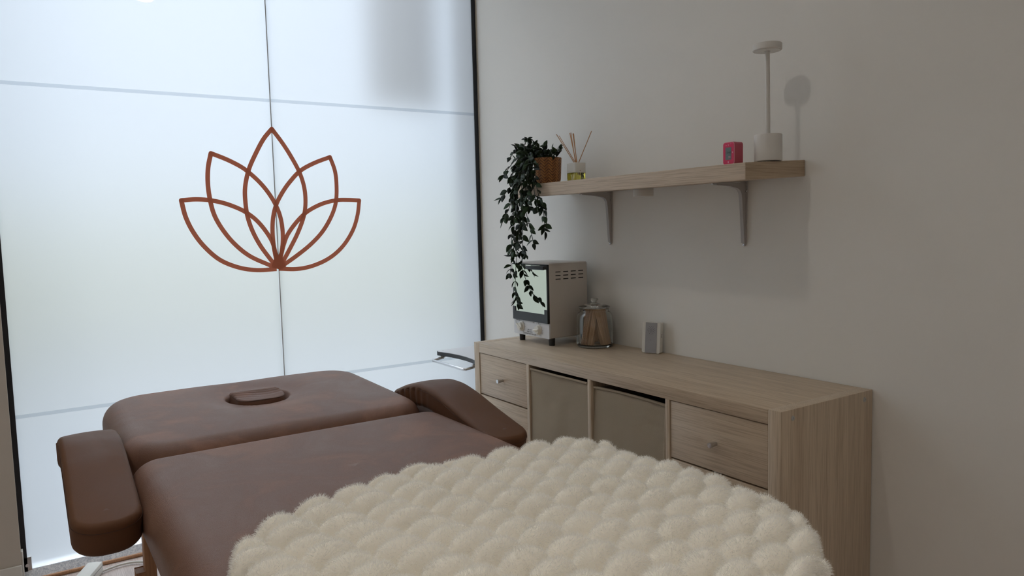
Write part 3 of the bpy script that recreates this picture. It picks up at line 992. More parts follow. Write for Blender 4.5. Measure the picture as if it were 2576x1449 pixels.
# ------------------------------------------------------------------ trailing plant in a woven basket
py_ = -0.145
pxc = on_plane(1378, 440, 1, py_)[0]
pz = shelf_z(py_)
plant = thing('potted_plant', 'dark green trailing plant in a woven basket hanging over the shelf end', 'plant', (pxc, py_, pz))
prof = [(0, 0.0), (0.040, 0.0), (0.047, 0.004), (0.051, 0.015), (0.0525, 0.040), (0.054, 0.075), (0.0555, 0.098), (0.0545, 0.100), (0.0525, 0.098), (0.050, 0.070)]
add('basket', lathe([(r_, z_) for r_, z_ in prof], n=56, uv=True), 'basket', plant, local=True)
add('moss', lathe([(0, 0.094), (0.03, 0.093), (0.0515, 0.088), (0.05, 0.085), (0, 0.085)], n=24), 'soil', plant, local=True)

def leaf_mesh(nm, ln, wd, fold, curl):
    vs, fs = [], []
    n_ = 7
    for i in range(n_ + 1):
        u_ = i / n_
        half_ = wd * (math.sin(PI * u_ ** 0.78) ** 0.9) if 0 < i < n_ else 0.0
        x_ = ln * u_
        z_ = -curl * u_ * u_
        vs += [(x_, -half_, z_ + fold * half_), (x_, 0, z_), (x_, half_, z_ + fold * half_)]
    for i in range(n_):
        a_ = 3 * i
        fs += [(a_, a_ + 1, a_ + 4, a_ + 3), (a_ + 1, a_ + 2, a_ + 5, a_ + 4)]
    me = bpy.data.meshes.new(nm)
    me.from_pydata(vs, [], fs)
    bm = bmesh.new(); bm.from_mesh(me)
    bmesh.ops.remove_doubles(bm, verts=bm.verts[:], dist=1e-5)
    bmesh.ops.solidify(bm, geom=bm.faces[:], thickness=0.0005)
    bm.to_mesh(me); bm.free()
    for pl in me.polygons: pl.use_smooth = True
    me.materials.append(M['leaf'])
    return me
LEAF = [leaf_mesh('leaf', 0.036, 0.0092, 0.35, 0.004), leaf_mesh('leaf', 0.031, 0.0088, 0.25, 0.007), leaf_mesh('leaf', 0.041, 0.0100, 0.4, 0.002), leaf_mesh('leaf', 0.022, 0.0060, 0.3, 0.003)]

def place_leaf(vine, base, d, size=1.0, kind=None):
    """a leaf growing from base in direction d (world)"""
    me = LEAF[random.randrange(3) if kind is None else kind]
    o = bpy.data.objects.new('leaf', me)
    C.objects.link(o)
    o.parent = vine
    d = Vector(d).normalized()
    # blade normal: random but leaning up or to the light
    nrm = Vector((random.uniform(-0.9, 0.9), random.uniform(-1.0, 0.4), random.uniform(-0.2, 0.9)))
    yx = nrm.cross(d)
    if yx.length < 1e-3: yx = d.orthogonal()
    yx.normalize()
    zx = d.cross(yx).normalized()
    mt = Matrix(((d.x, yx.x, zx.x), (d.y, yx.y, zx.y), (d.z, yx.z, zx.z))).to_4x4()
    s_ = size * random.uniform(0.85, 1.12)
    o.matrix_local = Matrix.Translation(Vector(base) - wloc(plant)) @ mt @ Matrix.Scale(s_, 4)
    return o

def vine(pts, step=0.016, size=1.0, start=0.0, density=1.0, both=0.55):
    P_ = [Vector(q) for q in catmull(pts, 6)]
    v_ = add('vine', tube(P_, [0.0013] * (len(P_) - 1) + [0.0007], 6), 'stem', plant)
    acc, side_ = 0.0, 1
    total = 0.0
    for a_, b_ in zip(P_[:-1], P_[1:]):
        sg = (b_ - a_)
        acc += sg.length; total += sg.length
        if acc >= step * random.uniform(0.8, 1.2) and total > start:
            acc = 0.0
            t_ = sg.normalized()
            ang = random.uniform(-0.7, 0.7) + (0 if side_ > 0 else PI)
            out = Vector((math.cos(ang) * 1.0, math.sin(ang) * 0.8 - 0.1, 0))
            for sgn in ((1, -1) if random.random() < both else (1,)):
                if random.random() > density: continue
                d = out * sgn * random.uniform(0.5, 1.0) + t_ * random.uniform(0.35, 0.9) + Vector((0, 0, random.uniform(-0.2, 0.25)))
                place_leaf(v_, b_, d, size)
            side_ *= -1
    place_leaf(v_, P_[-1], (P_[-1] - P_[-3]), size * 0.9)
    return v_
rimz = pz + 0.098
def hang(px_pts, y0, y1, rim=(-0.03, -0.02), **kw):
    """vine from the pot rim to points measured on a plane in front of the shelf"""
    pts = [(pxc + rim[0] * 0.4, py_ + rim[1] * 0.4, rimz - 0.01), (pxc + rim[0] * 1.35, py_ + rim[1] * 1.35, rimz + 0.016)]
    k = len(px_pts)
    for i, (a_, b_) in enumerate(px_pts):
        y_ = y0 + (y1 - y0) * i / max(1, k - 1)
        q = on_plane(a_, b_, 1, y_)
        pts.append(tuple(q))
    return vine(pts, **kw)
hang([(1320, 395), (1305, 430), (1306, 500), (1304, 560), (1300, 630), (1297, 690), (1296, 735), (1302, 765)], -0.17, -0.292, (-0.045, -0.02), step=0.016)
hang([(1330, 405), (1318, 450), (1314, 510), (1315, 580), (1314, 650), (1310, 668)], -0.2, -0.285, (-0.04, -0.03), step=0.016)
hang([(1316, 400), (1300, 450), (1296, 520), (1288, 590), (1286, 660), (1284, 688)], -0.17, -0.29, (-0.05, -0.01), step=0.016)
hang([(1345, 420), (1350, 470), (1360, 505), (1367, 530), (1371, 582)], -0.27, -0.29, (-0.02, -0.05), step=0.016)
hang([(1335, 410), (1322, 470), (1322, 525), (1333, 570), (1342, 612)], -0.25, -0.30, (-0.03, -0.045), step=0.016)
hang([(1318, 385), (1290, 410), (1268, 440)], -0.17, -0.21, (-0.05, 0.0), step=0.014)
hang([(1322, 400), (1298, 450), (1276, 480), (1262, 500)], -0.2, -0.24, (-0.045, 0.0), step=0.014)
hang([(1322, 410), (1300, 470), (1282, 520), (1268, 552)], -0.2, -0.24, (-0.045, 0.0), step=0.015)
hang([(1312, 375), (1296, 380), (1284, 396)], -0.14, -0.13, (-0.05, 0.01), step=0.015)
hang([(1330, 400), (1326, 440), (1328, 480), (1330, 520)], -0.27, -0.29, (-0.03, -0.05), step=0.014)
hang([(1326, 395), (1310, 430), (1302, 470), (1300, 540)], -0.21, -0.255, (-0.04, -0.03), step=0.014)
hang([(1338, 410), (1340, 440), (1345, 490), (1352, 520)], -0.27, -0.295, (-0.02, -0.05), step=0.015)
hang([(1322, 380), (1308, 392), (1294, 420), (1288, 448)], -0.16, -0.2, (-0.05, 0.0), step=0.013)
hang([(1330, 390), (1316, 425), (1312, 470), (1318, 505)], -0.25, -0.28, (-0.035, -0.045), step=0.013)
hang([(1322, 392), (1308, 440), (1292, 500), (1294, 600), (1290, 640)], -0.2, -0.26, (-0.045, -0.02), step=0.015)
hang([(1334, 400), (1326, 470), (1310, 540), (1306, 610), (1320, 640)], -0.26, -0.29, (-0.03, -0.045), step=0.016)
# upright sprigs
for (bx_, by_, ex, ez) in ((-0.03, -0.01, 1326, 352), (-0.02, -0.03, 1318, 368), (-0.01, -0.03, 1345, 362), (0.005, -0.03, 1356, 372), (0.0, 0.02, 1368, 370), (0.02, -0.02, 1376, 376), (0.03, 0.0, 1390, 376), (0.038, -0.02, 1402, 380), (0.04, 0.01, 1408, 378), (-0.035, 0.01, 1335, 372), (0.01, -0.04, 1366, 382), (-0.03, -0.03, 1330, 384)):
    e = on_plane(ex, ez, 1, py_ + by_ * 1.3)
    vine([(pxc + bx_ * 0.7, py_ + by_ * 0.7, rimz - 0.012), ((pxc + bx_ + e[0]) / 2, py_ + by_, (rimz + e[2]) / 2), tuple(e)], step=0.010, size=0.72, both=0.9)

# ------------------------------------------------------------------ sterilizer on the cabinet
X0, X1, Y0, Y1, Z0, Z1 = 0.064, 0.304, -0.232, -0.042, 0.794, 1.083
ste = thing('sterilizer', 'small white enamel sterilizer oven with mirrored door on the cabinet', 'sterilizer', ((X0 + X1) / 2, (Y0 + Y1) / 2, HZ))
bm = bmesh.new()
box_bm(bm, X0, X1, Y0 + 0.004, Y1, Z0, Z1, 0.005, 3)
add('body', bm2me(bm, autosmooth=0.6), 'ster_body', ste)
for x_ in (X0 + 0.022, X1 - 0.016):
    for y_ in (Y0 + 0.022, Y1 - 0.02):
        add('foot', lathe([(0, 0), (0.011, 0), (0.0115, 0.001), (0.0125, Z0 - HZ + 0.003), (0, Z0 - HZ + 0.003)], (x_, y_, HZ), n=20), 'black_plastic', ste)
for i in range(4):
    for j in range(3):
        yc = Y0 + 0.046 + i * 0.037
        zc2 = Z1 - 0.034 - j * 0.0138
        pts = [(yc + a_, zc2 + b_) for a_, b_ in rrect(0.0125, 0.0017, 0.0016, 4)]
        add('vent_slot', prism(pts, 'x', X1 - 0.001, X1 + 0.0003), 'dark', ste)
ZP = 0.851
fpn = add('front_panel', prism([(x_ + (X0 + X1) / 2, z_ + (Z0 + ZP) / 2) for x_, z_ in rrect((X1 - X0) / 2 + 0.001, (ZP - Z0) / 2 + 0.0005, 0.005, 4)], 'y', Y0 - 0.002, Y0 + 0.0045, 0.0008), 'ster_front', ste)
def dial(xc, zc_, rot, name):
    k = add('dial_knob', lathe([(0.0, 0.0), (0.0195, 0.0), (0.0205, 0.0015), (0.0185, 0.004), (0.0168, 0.005), (0.0158, 0.012), (0.0145, 0.0132), (0, 0.0134)], n=36), 'knob_white', ste, local=True)
    k.matrix_local = Matrix.Translation(Vector((xc, Y0 - 0.002, zc_)) - ste.location) @ Matrix.Rotation(PI / 2, 4, 'X')
    bm = bmesh.new()
    box_bm(bm, -0.0195, 0.0155, -0.0036, 0.0036, 0.006, 0.0185, 0.0032, 3)
    g = add('grip', bm2me(bm, autosmooth=0.7), 'knob_white', k, local=True)
    g.rotation_euler = (0, 0, rot)
    # printed dial ticks
    for q in range(11):
        a_ = math.radians(-60 + 30 * q)
        c_, s_ = math.cos(a_), math.sin(a_)
        ln = 0.0035 if q % 2 else 0.0055
        bm = bmesh.new()
        r0, r1, hw_ = 0.0228, 0.0228 + ln, 0.0004
        vs = [bm.verts.new((xc + c_ * r_ - s_ * w_, Y0 - 0.00225, zc_ + s_ * r_ + c_ * w_)) for r_, w_ in ((r0, -hw_), (r1, -hw_), (r1, hw_), (r0, hw_))]
        bm.faces.new(vs)
        add('dial_mark', bm2me(bm), 'ink', fpn)
    return k
dial(X0 + 0.054, 0.8265, -0.55, 'temperature')
dial(X0 + 0.173, 0.8235, 0.12, 'timer')
TR = (PI / 2, 0, 0)
tl_ = ste.location
def ptext(txt, size, x_, z_):
    seg_digits(fpn, txt, size, Vector((x_, Y0 - 0.0022, z_)) - tl_, TR, 'ink', 'lettering', 0.00008)
ptext('MX-12C', 0.0080, X0 + 0.110, 0.8165)
ptext('MINI HIGH', 0.0080, X0 + 0.110, 0.8085)
ptext('TEMPERATURE STERILIZER', 0.0072, X0 + 0.112, 0.8005)
ptext('TEMPERATURE', 0.0045, X0 + 0.030, 0.8485)
ptext('TIMER', 0.0045, X0 + 0.138, 0.8475)
ptext('MIN', 0.0045, X0 + 0.172, 0.8485)
for (xa, za, ha) in ((X0 + 0.013, 0.8405, 0.006),):
    add('thermometer_mark', box(xa - 0.0006, xa + 0.0006, Y0 - 0.00235, Y0 - 0.002, za - ha, za + ha), 'ink', fpn)
# door
dz0, dz1 = ZP + 0.002, Z1 - 0.004
dx0, dx1 = X0 + 0.001, X1 - 0.001
door = add('door', boxes([(dx0, dx1, Y0 - 0.004, Y0 + 0.004, dz0, dz1)], 0.001), 'black_plastic', ste)
add('mirror_glass', box(dx0 + 0.004, dx1 - 0.005, Y0 - 0.0052, Y0 - 0.0040, dz0 + 0.030, dz1 - 0.004), 'mirror', door)
bf = [(dx0, dz0), (dx1, dz0), (dx1, dz0 + 0.052), (dx1 - 0.020, dz0 + 0.052), (dx1 - 0.020, dz0 + 0.034), (dx0 + 0.018, dz0 + 0.034), (dx0 + 0.018, dz0 + 0.052), (dx0, dz0 + 0.052)]
add('bottom_frame', prism(bf, 'y', Y0 - 0.0075, Y0 - 0.0040, 0.0006), 'black_plastic', door)
hb = add('handle', box(dx0 + 0.115, dx1 - 0.002, Y0 - 0.022, Y0 - 0.013, dz1 - 0.020, dz1 - 0.006, 0.003), 'black_plastic', door)
add('handle_mount', boxes([(dx0 + 0.118, dx0 + 0.132, Y0 - 0.014, Y0 - 0.005, dz1 - 0.018, dz1 - 0.008), (dx1 - 0.016, dx1 - 0.004, Y0 - 0.014, Y0 - 0.005, dz1 - 0.018, dz1 - 0.008)]), 'black_plastic', hb)
add('top_frame', box(dx0, dx1, Y0 - 0.006, Y0 - 0.004, dz1 - 0.004, dz1, 0.0005), 'black_plastic', door)

# ------------------------------------------------------------------ glass jar with wooden spatulas
JX, JY = 0.412, -0.098
jar = thing('glass_jar', 'round clear glass jar with knobbed lid on the cabinet', 'jar', (JX, JY, HZ))
op = [(0, 0.0), (0.060, 0.0), (0.066, 0.003), (0.0695, 0.012), (0.0700, 0.030), (0.0695, 0.100), (0.068, 0.118), (0.062, 0.129), (0.0545, 0.135), (0.0535, 0.141), (0.057, 0.146)]
ip = [(0.0545, 0.146), (0.0510, 0.141), (0.0520, 0.134), (0.0595, 0.127), (0.0653, 0.117), (0.0668, 0.100), (0.0672, 0.030), (0.0660, 0.014), (0.060, 0.0095), (0, 0.009)]
add('jar_body', lathe(op + ip, n=64), 'jar_glass', jar, local=True)
lid = add('lid', lathe([(0, 0.1475), (0.052, 0.1475), (0.057, 0.1485), (0.0595, 0.1505), (0.0595, 0.1525), (0.056, 0.1545), (0.040, 0.159), (0.020, 0.1635), (0.0115, 0.1655), (0.0100, 0.1685), (0.0105, 0.172), (0.0145, 0.1765), (0.0150, 0.1805), (0.0120, 0.1845), (0.0, 0.186)], n=64), 'jar_glass', jar, local=True)

def stick_mesh(ln, hw, th):
    pts = []
    for k in range(7):
        a_ = PI + PI * k / 6
        pts.append((hw * math.cos(a_), hw + hw * math.sin(a_)))
    for k in range(7):
        a_ = PI * k / 6
        pts.append((hw * math.cos(a_), ln - hw + hw * math.sin(a_)))
    me = prism(pts, 'y', -th / 2, th / 2)
    me.materials.append(M['stick'])
    return me
STK = [stick_mesh(0.138, 0.0085, 0.0016), stick_mesh(0.118, 0.0088, 0.0016)]
def stick(base, tip, face, kind=0, label='flat wooden waxing spatula standing in the glass jar, packed among the others'):
    """base, tip in jar coordinates; face = direction the flat side looks"""
    b_, t_ = Vector(base), Vector(tip)
    z_ = (t_ - b_).normalized()
    y_ = Vector(face); y_ = (y_ - z_ * y_.dot(z_)).normalized()
    x_ = y_.cross(z_)
    o = bpy.data.objects.new('wooden_spatula', STK[kind])
    C.objects.link(o)
    o.matrix_world = Matrix.Translation(jar.location + b_) @ Matrix(((x_.x, y_.x, z_.x), (x_.y, y_.y, z_.y), (x_.z, y_.z, z_.z))).to_4x4()
    tag(o, label, 'spatula', 'wooden spatulas in the glass jar')
    return o
# view basis at the jar: r = to the right in the picture, f = towards the camera
vd = Vector((CAM_P[0] - JX, CAM_P[1] - JY, 0)).normalized()
vr_ = Vector((-vd.y, vd.x, 0))
def jv(r_, f_, z_): return vr_ * r_ + vd * f_ + Vector((0, 0, z_))
zb = 0.0105
# left fan, seen edge on
for i in range(15):
    r0 = -0.050 + 0.0030 * i
    f0 = min(0.040, math.sqrt(max(0, 0.0585 ** 2 - r0 ** 2)) - 0.012) - 0.002 * (i % 3)
    stick(jv(r0, f0, zb + 0.001 * (i % 2)), jv(r0 + 0.022, f0 - 0.028 - 0.001 * i, 0.132 if i < 10 else 0.136), jv(1, 0.30 + 0.02 * i, 0), 0 if i % 4 else 1)
# front pair with their flat side to the room
stick(jv(-0.020, 0.046, zb), jv(0.004, 0.014, 0.143), jv(0.25, 1, 0), 0, 'frontmost wooden spatula in the jar, flat side to the room, reaching up to the lid')
stick(jv(-0.030, 0.040, zb), jv(-0.006, 0.012, 0.14), jv(0.7, 1, 0), 0, 'turned wooden spatula just left of the frontmost one in the jar')
# right fan leaning to the left
for i, (r0, f0, r1, f1, fa) in enumerate([(0.040, 0.036, 0.008, 0.020, 0.2), (0.047, 0.028, 0.022, 0.014, 0.25), (0.034, 0.030, 0.012, 0.012, 0.1), (0.053, 0.014, 0.030, 0.006, 0.3), (0.045, 0.016, 0.025, 0.0, 0.2), (0.028, 0.022, 0.006, 0.0, 0.0), (0.050, 0.0, 0.034, -0.012, 0.3), (0.040, 0.004, 0.018, -0.014, 0.2)]):
    stick(jv(r0, f0, zb), jv(r1, f1, 0.138), jv(fa, 1, 0), 0, *(['front wooden spatula of the right bunch in the jar, leaning left'] if i == 0 else ['rightmost front wooden spatula leaning against the jar wall'] if i == 1 else []))
# middle bunch
for i in range(16):
    r0 = -0.012 + 0.0027 * i
    f0 = 0.030 - 0.0022 * i
    stick(jv(r0, f0, zb + 0.010 + 0.002 * (i % 3)), jv(r0 - 0.006 + 0.001 * (i % 4), f0 - 0.034, 0.125), jv(1, 0.65 - 0.02 * i, 0), 1)
# back row
for i in range(9):
    r0 = -0.040 + 0.0095 * i
    stick(jv(r0, -0.030 - 0.010 * math.cos(i), zb), jv(r0 * 0.85 + 0.004, -0.040, 0.135), jv(0.3 * math.sin(i * 2), 1, 0), i % 2)

# ------------------------------------------------------------------ doorbell receiver
bell = thing('doorbell_receiver', 'white and silver doorbell chime box leaning by the wall on the cabinet', 'doorbell', (0.660, -0.042, HZ + 0.001), rot=(-0.05, 0.03, 0.42))
hw_, hh = 0.0335, 0.110
add('case', rbox_y(hw_, hh, 0.006, -0.012, 0.016, bev=0.002), 'white_plastic', bell, local=True)
pn = add('grey_panel', prism([(-0.0215, 0.0015), (0.0215, 0.0015), (0.0215, hh - 0.0015), (-0.0215, hh - 0.0015)], 'y', -0.0130, -0.0115), 'grey_plastic', bell, local=True)
bm = bmesh.new()
cz = hh * 0.74
for rr, kn_ in ((0.0, 1), (0.0042, 6), (0.0088, 8), (0.0132, 12)):
    for k in range(kn_):
        a_ = 2 * PI * k / kn_ + rr * 40
        c_ = (rr * math.cos(a_), cz + rr * 1.05 * math.sin(a_))
        bm.faces.new([bm.verts.new((c_[0] + 0.0009 * math.cos(b_), -0.0132, c_[1] + 0.0009 * math.sin(b_))) for b_ in np.linspace(0, 2 * PI, 8, endpoint=False)])
bm.faces.new([bm.verts.new((0.001 * math.cos(b_), -0.0132, hh * 0.42 + 0.001 * math.sin(b_))) for b_ in np.linspace(0, 2 * PI, 8, endpoint=False)])
add('speaker_holes', bm2me(bm), 'dark', pn, local=True)
for z_ in (hh * 0.60, hh * 0.535):
    s_ = add('side_button', lathe([(0, 0.0), (0.0022, 0.0), (0.0022, 0.0012), (0, 0.0012)], n=14), 'black_plastic', bell, local=True)
    s_.matrix_local = Matrix.Translation((hw_ - 0.0004, 0.004, z_)) @ Matrix.Rotation(PI / 2, 4, 'Y')

# ------------------------------------------------------------------ trolley behind the cabinet
TZ = 0.66
trl = thing('salon_trolley', 'trolley with white tray, black edging and chrome handle between cabinet and window', 'trolley', (-0.26, -0.17, 0.0))
ox0, ox1, oy0, oy1 = -0.480, -0.045, -0.325, -0.02
front = []
for k in range(17):
    u_ = k / 16
    front.append((ox0 + 0.035 + (ox1 - ox0 - 0.07) * u_, oy0 + 0.030 * math.sin(PI * u_) ** 0.8))
def corner(cx, cy, r_, a0):
    return [(cx + r_ * math.cos(a0 + PI / 2 * k / 6), cy + r_ * math.sin(a0 + PI / 2 * k / 6)) for k in range(7)]
outl = corner(ox0 + 0.035, oy0 + 0.035, 0.035, PI) + front[1:-1] + corner(ox1 - 0.035, oy0 + 0.035, 0.035, 1.5 * PI) + corner(ox1 - 0.03, oy1 - 0.03, 0.03, 0) + corner(ox0 + 0.03, oy1 - 0.03, 0.03, PI / 2)
def tray(z_, nm):
    tr_ = add(nm, prism(outl, 'z', z_ - 0.018, z_ - 0.001), 'black_plastic', trl)
    cxm, cym = (ox0 + ox1) / 2, (oy0 + oy1) / 2
    inn = [(cxm + (x_ - cxm) * 0.985, cym + (y_ - cym) * 0.98) for x_, y_ in outl]
    add('tray_plate', prism(inn, 'z', z_ - 0.002, z_), 'ster_front', tr_)
    for (x_, y_) in ((ox0 + 0.03, oy0 + 0.03), (ox1 - 0.03, oy0 + 0.03)):
        add('tray_screw', lathe([(0, 0.001), (0.004, 0.0008), (0.0045, 0)], (x_, y_, z_), n=12), 'steel', tr_)
    return tr_
tray(TZ, 'top_tray'); tray(0.30, 'lower_tray')
hx0, hx1 = ox0 + 0.045, ox1 - 0.10
add('handle', tube([(hx0, oy0 + 0.03, TZ - 0.022), (hx0, oy0 + 0.01, TZ - 0.030), (hx0 - 0.004, oy0 - 0.028, TZ - 0.034), (hx0 + 0.012, oy0 - 0.036, TZ - 0.034), (hx1 - 0.012, oy0 - 0.036, TZ - 0.034), (hx1 + 0.004, oy0 - 0.028, TZ - 0.034), (hx1, oy0 + 0.01, TZ - 0.030), (hx1, oy0 + 0.03, TZ - 0.022)], 0.0065, 12), 'chrome', trl)
for x_ in (hx0, hx1):
    add('handle_post', box(x_ - 0.005, x_ + 0.005, oy0 + 0.006, oy0 + 0.024, TZ - 0.034, TZ - 0.018, 0.001), 'chrome', trl)
for (x_, y_) in ((-0.08, -0.055), (-0.12, -0.055)):
    add('post', tube([(x_, y_, 0.08), (x_, y_, TZ - 0.018)], 0.011, 14), 'chrome', trl)
add('base_plate', box(ox0 + 0.03, ox1 - 0.02, oy0 + 0.04, oy1 - 0.02, 0.062, 0.082, 0.004), 'black_plastic', trl)
for (x_, y_) in ((ox0 + 0.05, oy0 + 0.06), (ox1 - 0.05, oy0 + 0.06), (ox0 + 0.05, oy1 - 0.05), (ox1 - 0.05, oy1 - 0.05)):
    cst = add('caster', tube([(x_ - 0.012, y_, 0.028), (x_ + 0.012, y_, 0.028)], 0.028, 20), 'black_plastic', trl)

# ------------------------------------------------------------------ massage table
TYC, TTOP = -1.332, 0.722
tab = thing('massage_table', 'brown leatherette massage table with face hole and side arm rests', 'massage table', (1.0, TYC, 0.0))
# main section
bx0, bx1 = 0.700, 1.93
bhx, bhy = (bx1 - bx0) / 2, 0.402
bcx = (bx0 + bx1) / 2
def body_z(x_, y_):
    return 0.006 * (1 - (y_ / bhy) ** 2) * (1 - (x_ / bhx) ** 4)
me = cushion(bhx, bhy, 0.07, 0.058, 0.105, 0.02, zf=body_z, mapf=lambda x_, y_, z_: (x_ + bcx, y_ + TYC, z_ + TTOP), step=0.02, ns=50)
add('main_cushion', me, 'leather', tab, smooth=True)
# head section, slightly raised, with the round face opening
hx0_, hx1_ = 0.005, 0.693
hhx, hhy = (hx1_ - hx0_) / 2, 0.402
hcx = (hx0_ + hx1_) / 2
HOLE = (0.262 - hcx, 0.012)
def head_z(x_, y_):
    q = math.hypot((x_ - HOLE[0]) / 0.098, (y_ - HOLE[1]) / 0.083)
    z_ = 0.008 * (1 - (y_ / hhy) ** 2) * (1 - (x_ / hhx) ** 4)
    z_ += 0.012 * (0.5 - x_ / (2 * hhx))
    if q < 0.86: z_ -= 0.060
    elif q < 1.16:
        k_ = (1.16 - q) / 0.30
        z_ -= 0.015 + 0.045 * k_ * k_ * (3 - 2 * k_)
    else: z_ -= 0.015 * math.exp(-((q - 1.16) / 0.75) ** 2)
    return z_
me = cushion(hhx, hhy, 0.13, 0.052, 0.105, 0.02, zf=head_z, mapf=lambda x_, y_, z_: (x_ + hcx, y_ + TYC, z_ + TTOP + 0.004), step=0.0065, ns=90, nc=16)
add('head_cushion', me, 'leather', tab, smooth=True)
def plug_z(x_, y_):
    return 0.0030 * math.sin((x_ * 0.9 - y_ * 0.25 + 6 * y_ * y_) * 300) * math.exp(-((x_ + 0.005) / 0.04) ** 2) + 0.004 * (1 - (x_ / 0.06) ** 2) - 0.05 * max(0, x_) * 0.25
pc = (0.258, TYC + 0.012)
me = cushion(0.083, 0.071, 0.040, 0.006, 0.06, 0.004, zf=plug_z, mapf=lambda x_, y_, z_: (x_ + pc[0], y_ + pc[1], z_ + TTOP + 0.015), step=0.003, ns=40)
pg = add('face_plug', me, 'leather', tab, smooth=True)
bm = bmesh.new()
pth = [(x_ + pc[0], y_ + pc[1], TTOP + 0.0095) for x_, y_ in rrect(0.0825, 0.0705, 0.040, 8, 4)]
tube_bm(bm, pth + [pth[0]], 0.0009, 6)
add('plug_seam', bm2me(bm, autosmooth=0.8), 'stitch', pg)

# arm rests bent over the shoulder line
AX, AZ = smooth_tab([(0.30, 0.668), (0.40, 0.712), (0.50, 0.748), (0.58, 0.764), (0.66, 0.764), (0.74, 0.750), (0.85, 0.722), (1.06, 0.676), (1.12, 0.662)], 240, 60)
AL = np.concatenate([[0], np.cumsum(np.hypot(np.diff(AX), np.diff(AZ)))])
s_end = np.interp(1.02, AX, AL); s_beg = np.interp(0.37, AX, AL)
ahx = (s_end - s_beg) / 2
def bend(yc):
    def f(s_, y_, h_):
        q = (s_beg + s_end) / 2 + s_
        x_, z_ = np.interp(q, AL, AX), np.interp(q, AL, AZ)
        x2, z2 = np.interp(q + 0.004, AL, AX), np.interp(q + 0.004, AL, AZ)
        x1_, z1_ = np.interp(q - 0.004, AL, AX), np.interp(q - 0.004, AL, AZ)
        t_ = np.array([x2 - x1_, z2 - z1_]); t_ /= np.linalg.norm(t_) + 1e-12
        return (float(x_ - t_[1] * h_), yc + y_, float(z_ + t_[0] * h_))
    return f
ahy = 0.063
def arm_side(x_, y_, z_):
    # gathers in the leatherette on the sides of the bend
    if abs(y_) < ahy - 0.006 or z_ > -0.012: return 0.0
    return 0.0030 * math.sin(x_ * 150) * math.exp(-((x_ + 0.17) / 0.09) ** 2) * (1 if y_ > 0 else -1)
for yc, nm in ((TYC + 0.402 - 0.002 + ahy, 'r'), (TYC - 0.402 + 0.002 - ahy, 'l')):
    bf_ = bend(yc)
    me = cushion(ahx, ahy, 0.055, 0.012, 0.070, 0.016, zf=lambda x_, y_: 0.004 * (1 - (y_ / ahy) ** 2), mapf=bf_, step=0.008, ns=70, nc=14, side=arm_side)
    ar = add('arm_rest', me, 'leather2', tab, smooth=True)
    for inset, hz_ in ((0.0135, 0.0006), (0.0, -0.0145)):
        bm = bmesh.new()
        pth = [bf_(x_, y_, hz_) for x_, y_ in rrect(ahx - inset, ahy - inset + (0.0005 if inset == 0 else 0), 0.055 - inset, 10, 40)]
        tube_bm(bm, pth + [pth[0]], 0.0007, 5)
        add('seam', bm2me(bm, autosmooth=0.8), 'stitch', ar)
    sg = 1 if nm == 'r' else -1
    add('hanger', box(0.48, 0.53, min(yc - sg * 0.05, yc - sg * 0.16), max(yc - sg * 0.05, yc - sg * 0.16), 0.620, 0.636, 0.002), 'leg_wood', tab)
# under frame and legs
zb_ = TTOP - 0.105
for (a_, b_) in ((0.06, 0.68), (0.72, 1.90)):
    for y_ in (TYC - 0.345, TYC + 0.345):
        add('rail', box(a_, b_, y_ - 0.011, y_ + 0.011, zb_ - 0.062, zb_ - 0.001, 0.002), 'leg_wood', tab)
for x_ in (0.10, 1.86):
    add('cross_rail', box(x_ - 0.011, x_ + 0.011, TYC - 0.33, TYC + 0.33, zb_ - 0.05, zb_ - 0.002, 0.002), 'leg_wood', tab)
for x_ in (0.43, 1.66):
    for sg in (-1, 1):
        y_ = TYC + sg * 0.335
        bm = bmesh.new()
        box_bm(bm, x_ - 0.022, x_ + 0.022, y_ - 0.014, y_ + 0.014, 0.0, zb_ - 0.004, 0.002)
        lg = add('leg', bm2me(bm, autosmooth=0.6), 'leg_wood', tab)
        add('leg_extension', box(x_ - 0.022, x_ + 0.022, y_ + sg * 0.0145, y_ + sg * 0.034, 0.0, 0.34, 0.002), 'leg_wood', lg)
        kb = add('leg_knob', lathe([(0, 0), (0.006, 0), (0.006, 0.010), (0.018, 0.012), (0.020, 0.016), (0.019, 0.026), (0.016, 0.029), (0, 0.030)], n=24), 'leg_wood', lg, local=True)
        kb.matrix_local = Matrix.Translation(Vector((x_, y_ + sg * 0.034, 0.285)) - wloc(tab)) @ Matrix.Rotation(-sg * PI / 2, 4, 'X')
    add('leg_stretcher', box(x_ - 0.010, x_ + 0.010, TYC - 0.32, TYC + 0.32, 0.16, 0.20, 0.002), 'leg_wood', tab)

# ------------------------------------------------------------------ power strip and cable on the floor
ps = thing('power_strip', 'white plastic extension socket end on the floor by the window sill', 'power strip', (-0.42, -1.77, 0.0), rot=(0, 0, -0.42))
add('housing', box(-0.055, 0.26, -0.026, 0.026, 0.002, 0.044, 0.006), 'white_plastic', ps, local=True)
add('housing_seam', box(-0.0555, 0.261, -0.0265, 0.0265, 0.028, 0.0292), 'ink', ps, local=True)
cb = [(-0.42, -1.765, 0.012), (-0.452, -1.73, 0.008), (-0.47, -1.68, 0.008), (-0.47, -1.63, 0.008), (-0.44, -1.58, 0.008), (-0.40, -1.50, 0.008), (-0.38, -1.35, 0.008), (-0.36, -1.1, 0.008)]
cbo = add('power_cable', tube([tuple(q) for q in catmull(cb, 6)], 0.0042, 8), 'white_plastic')
tag(cbo, 'white power cable curving along the floor to the extension socket', 'cable')

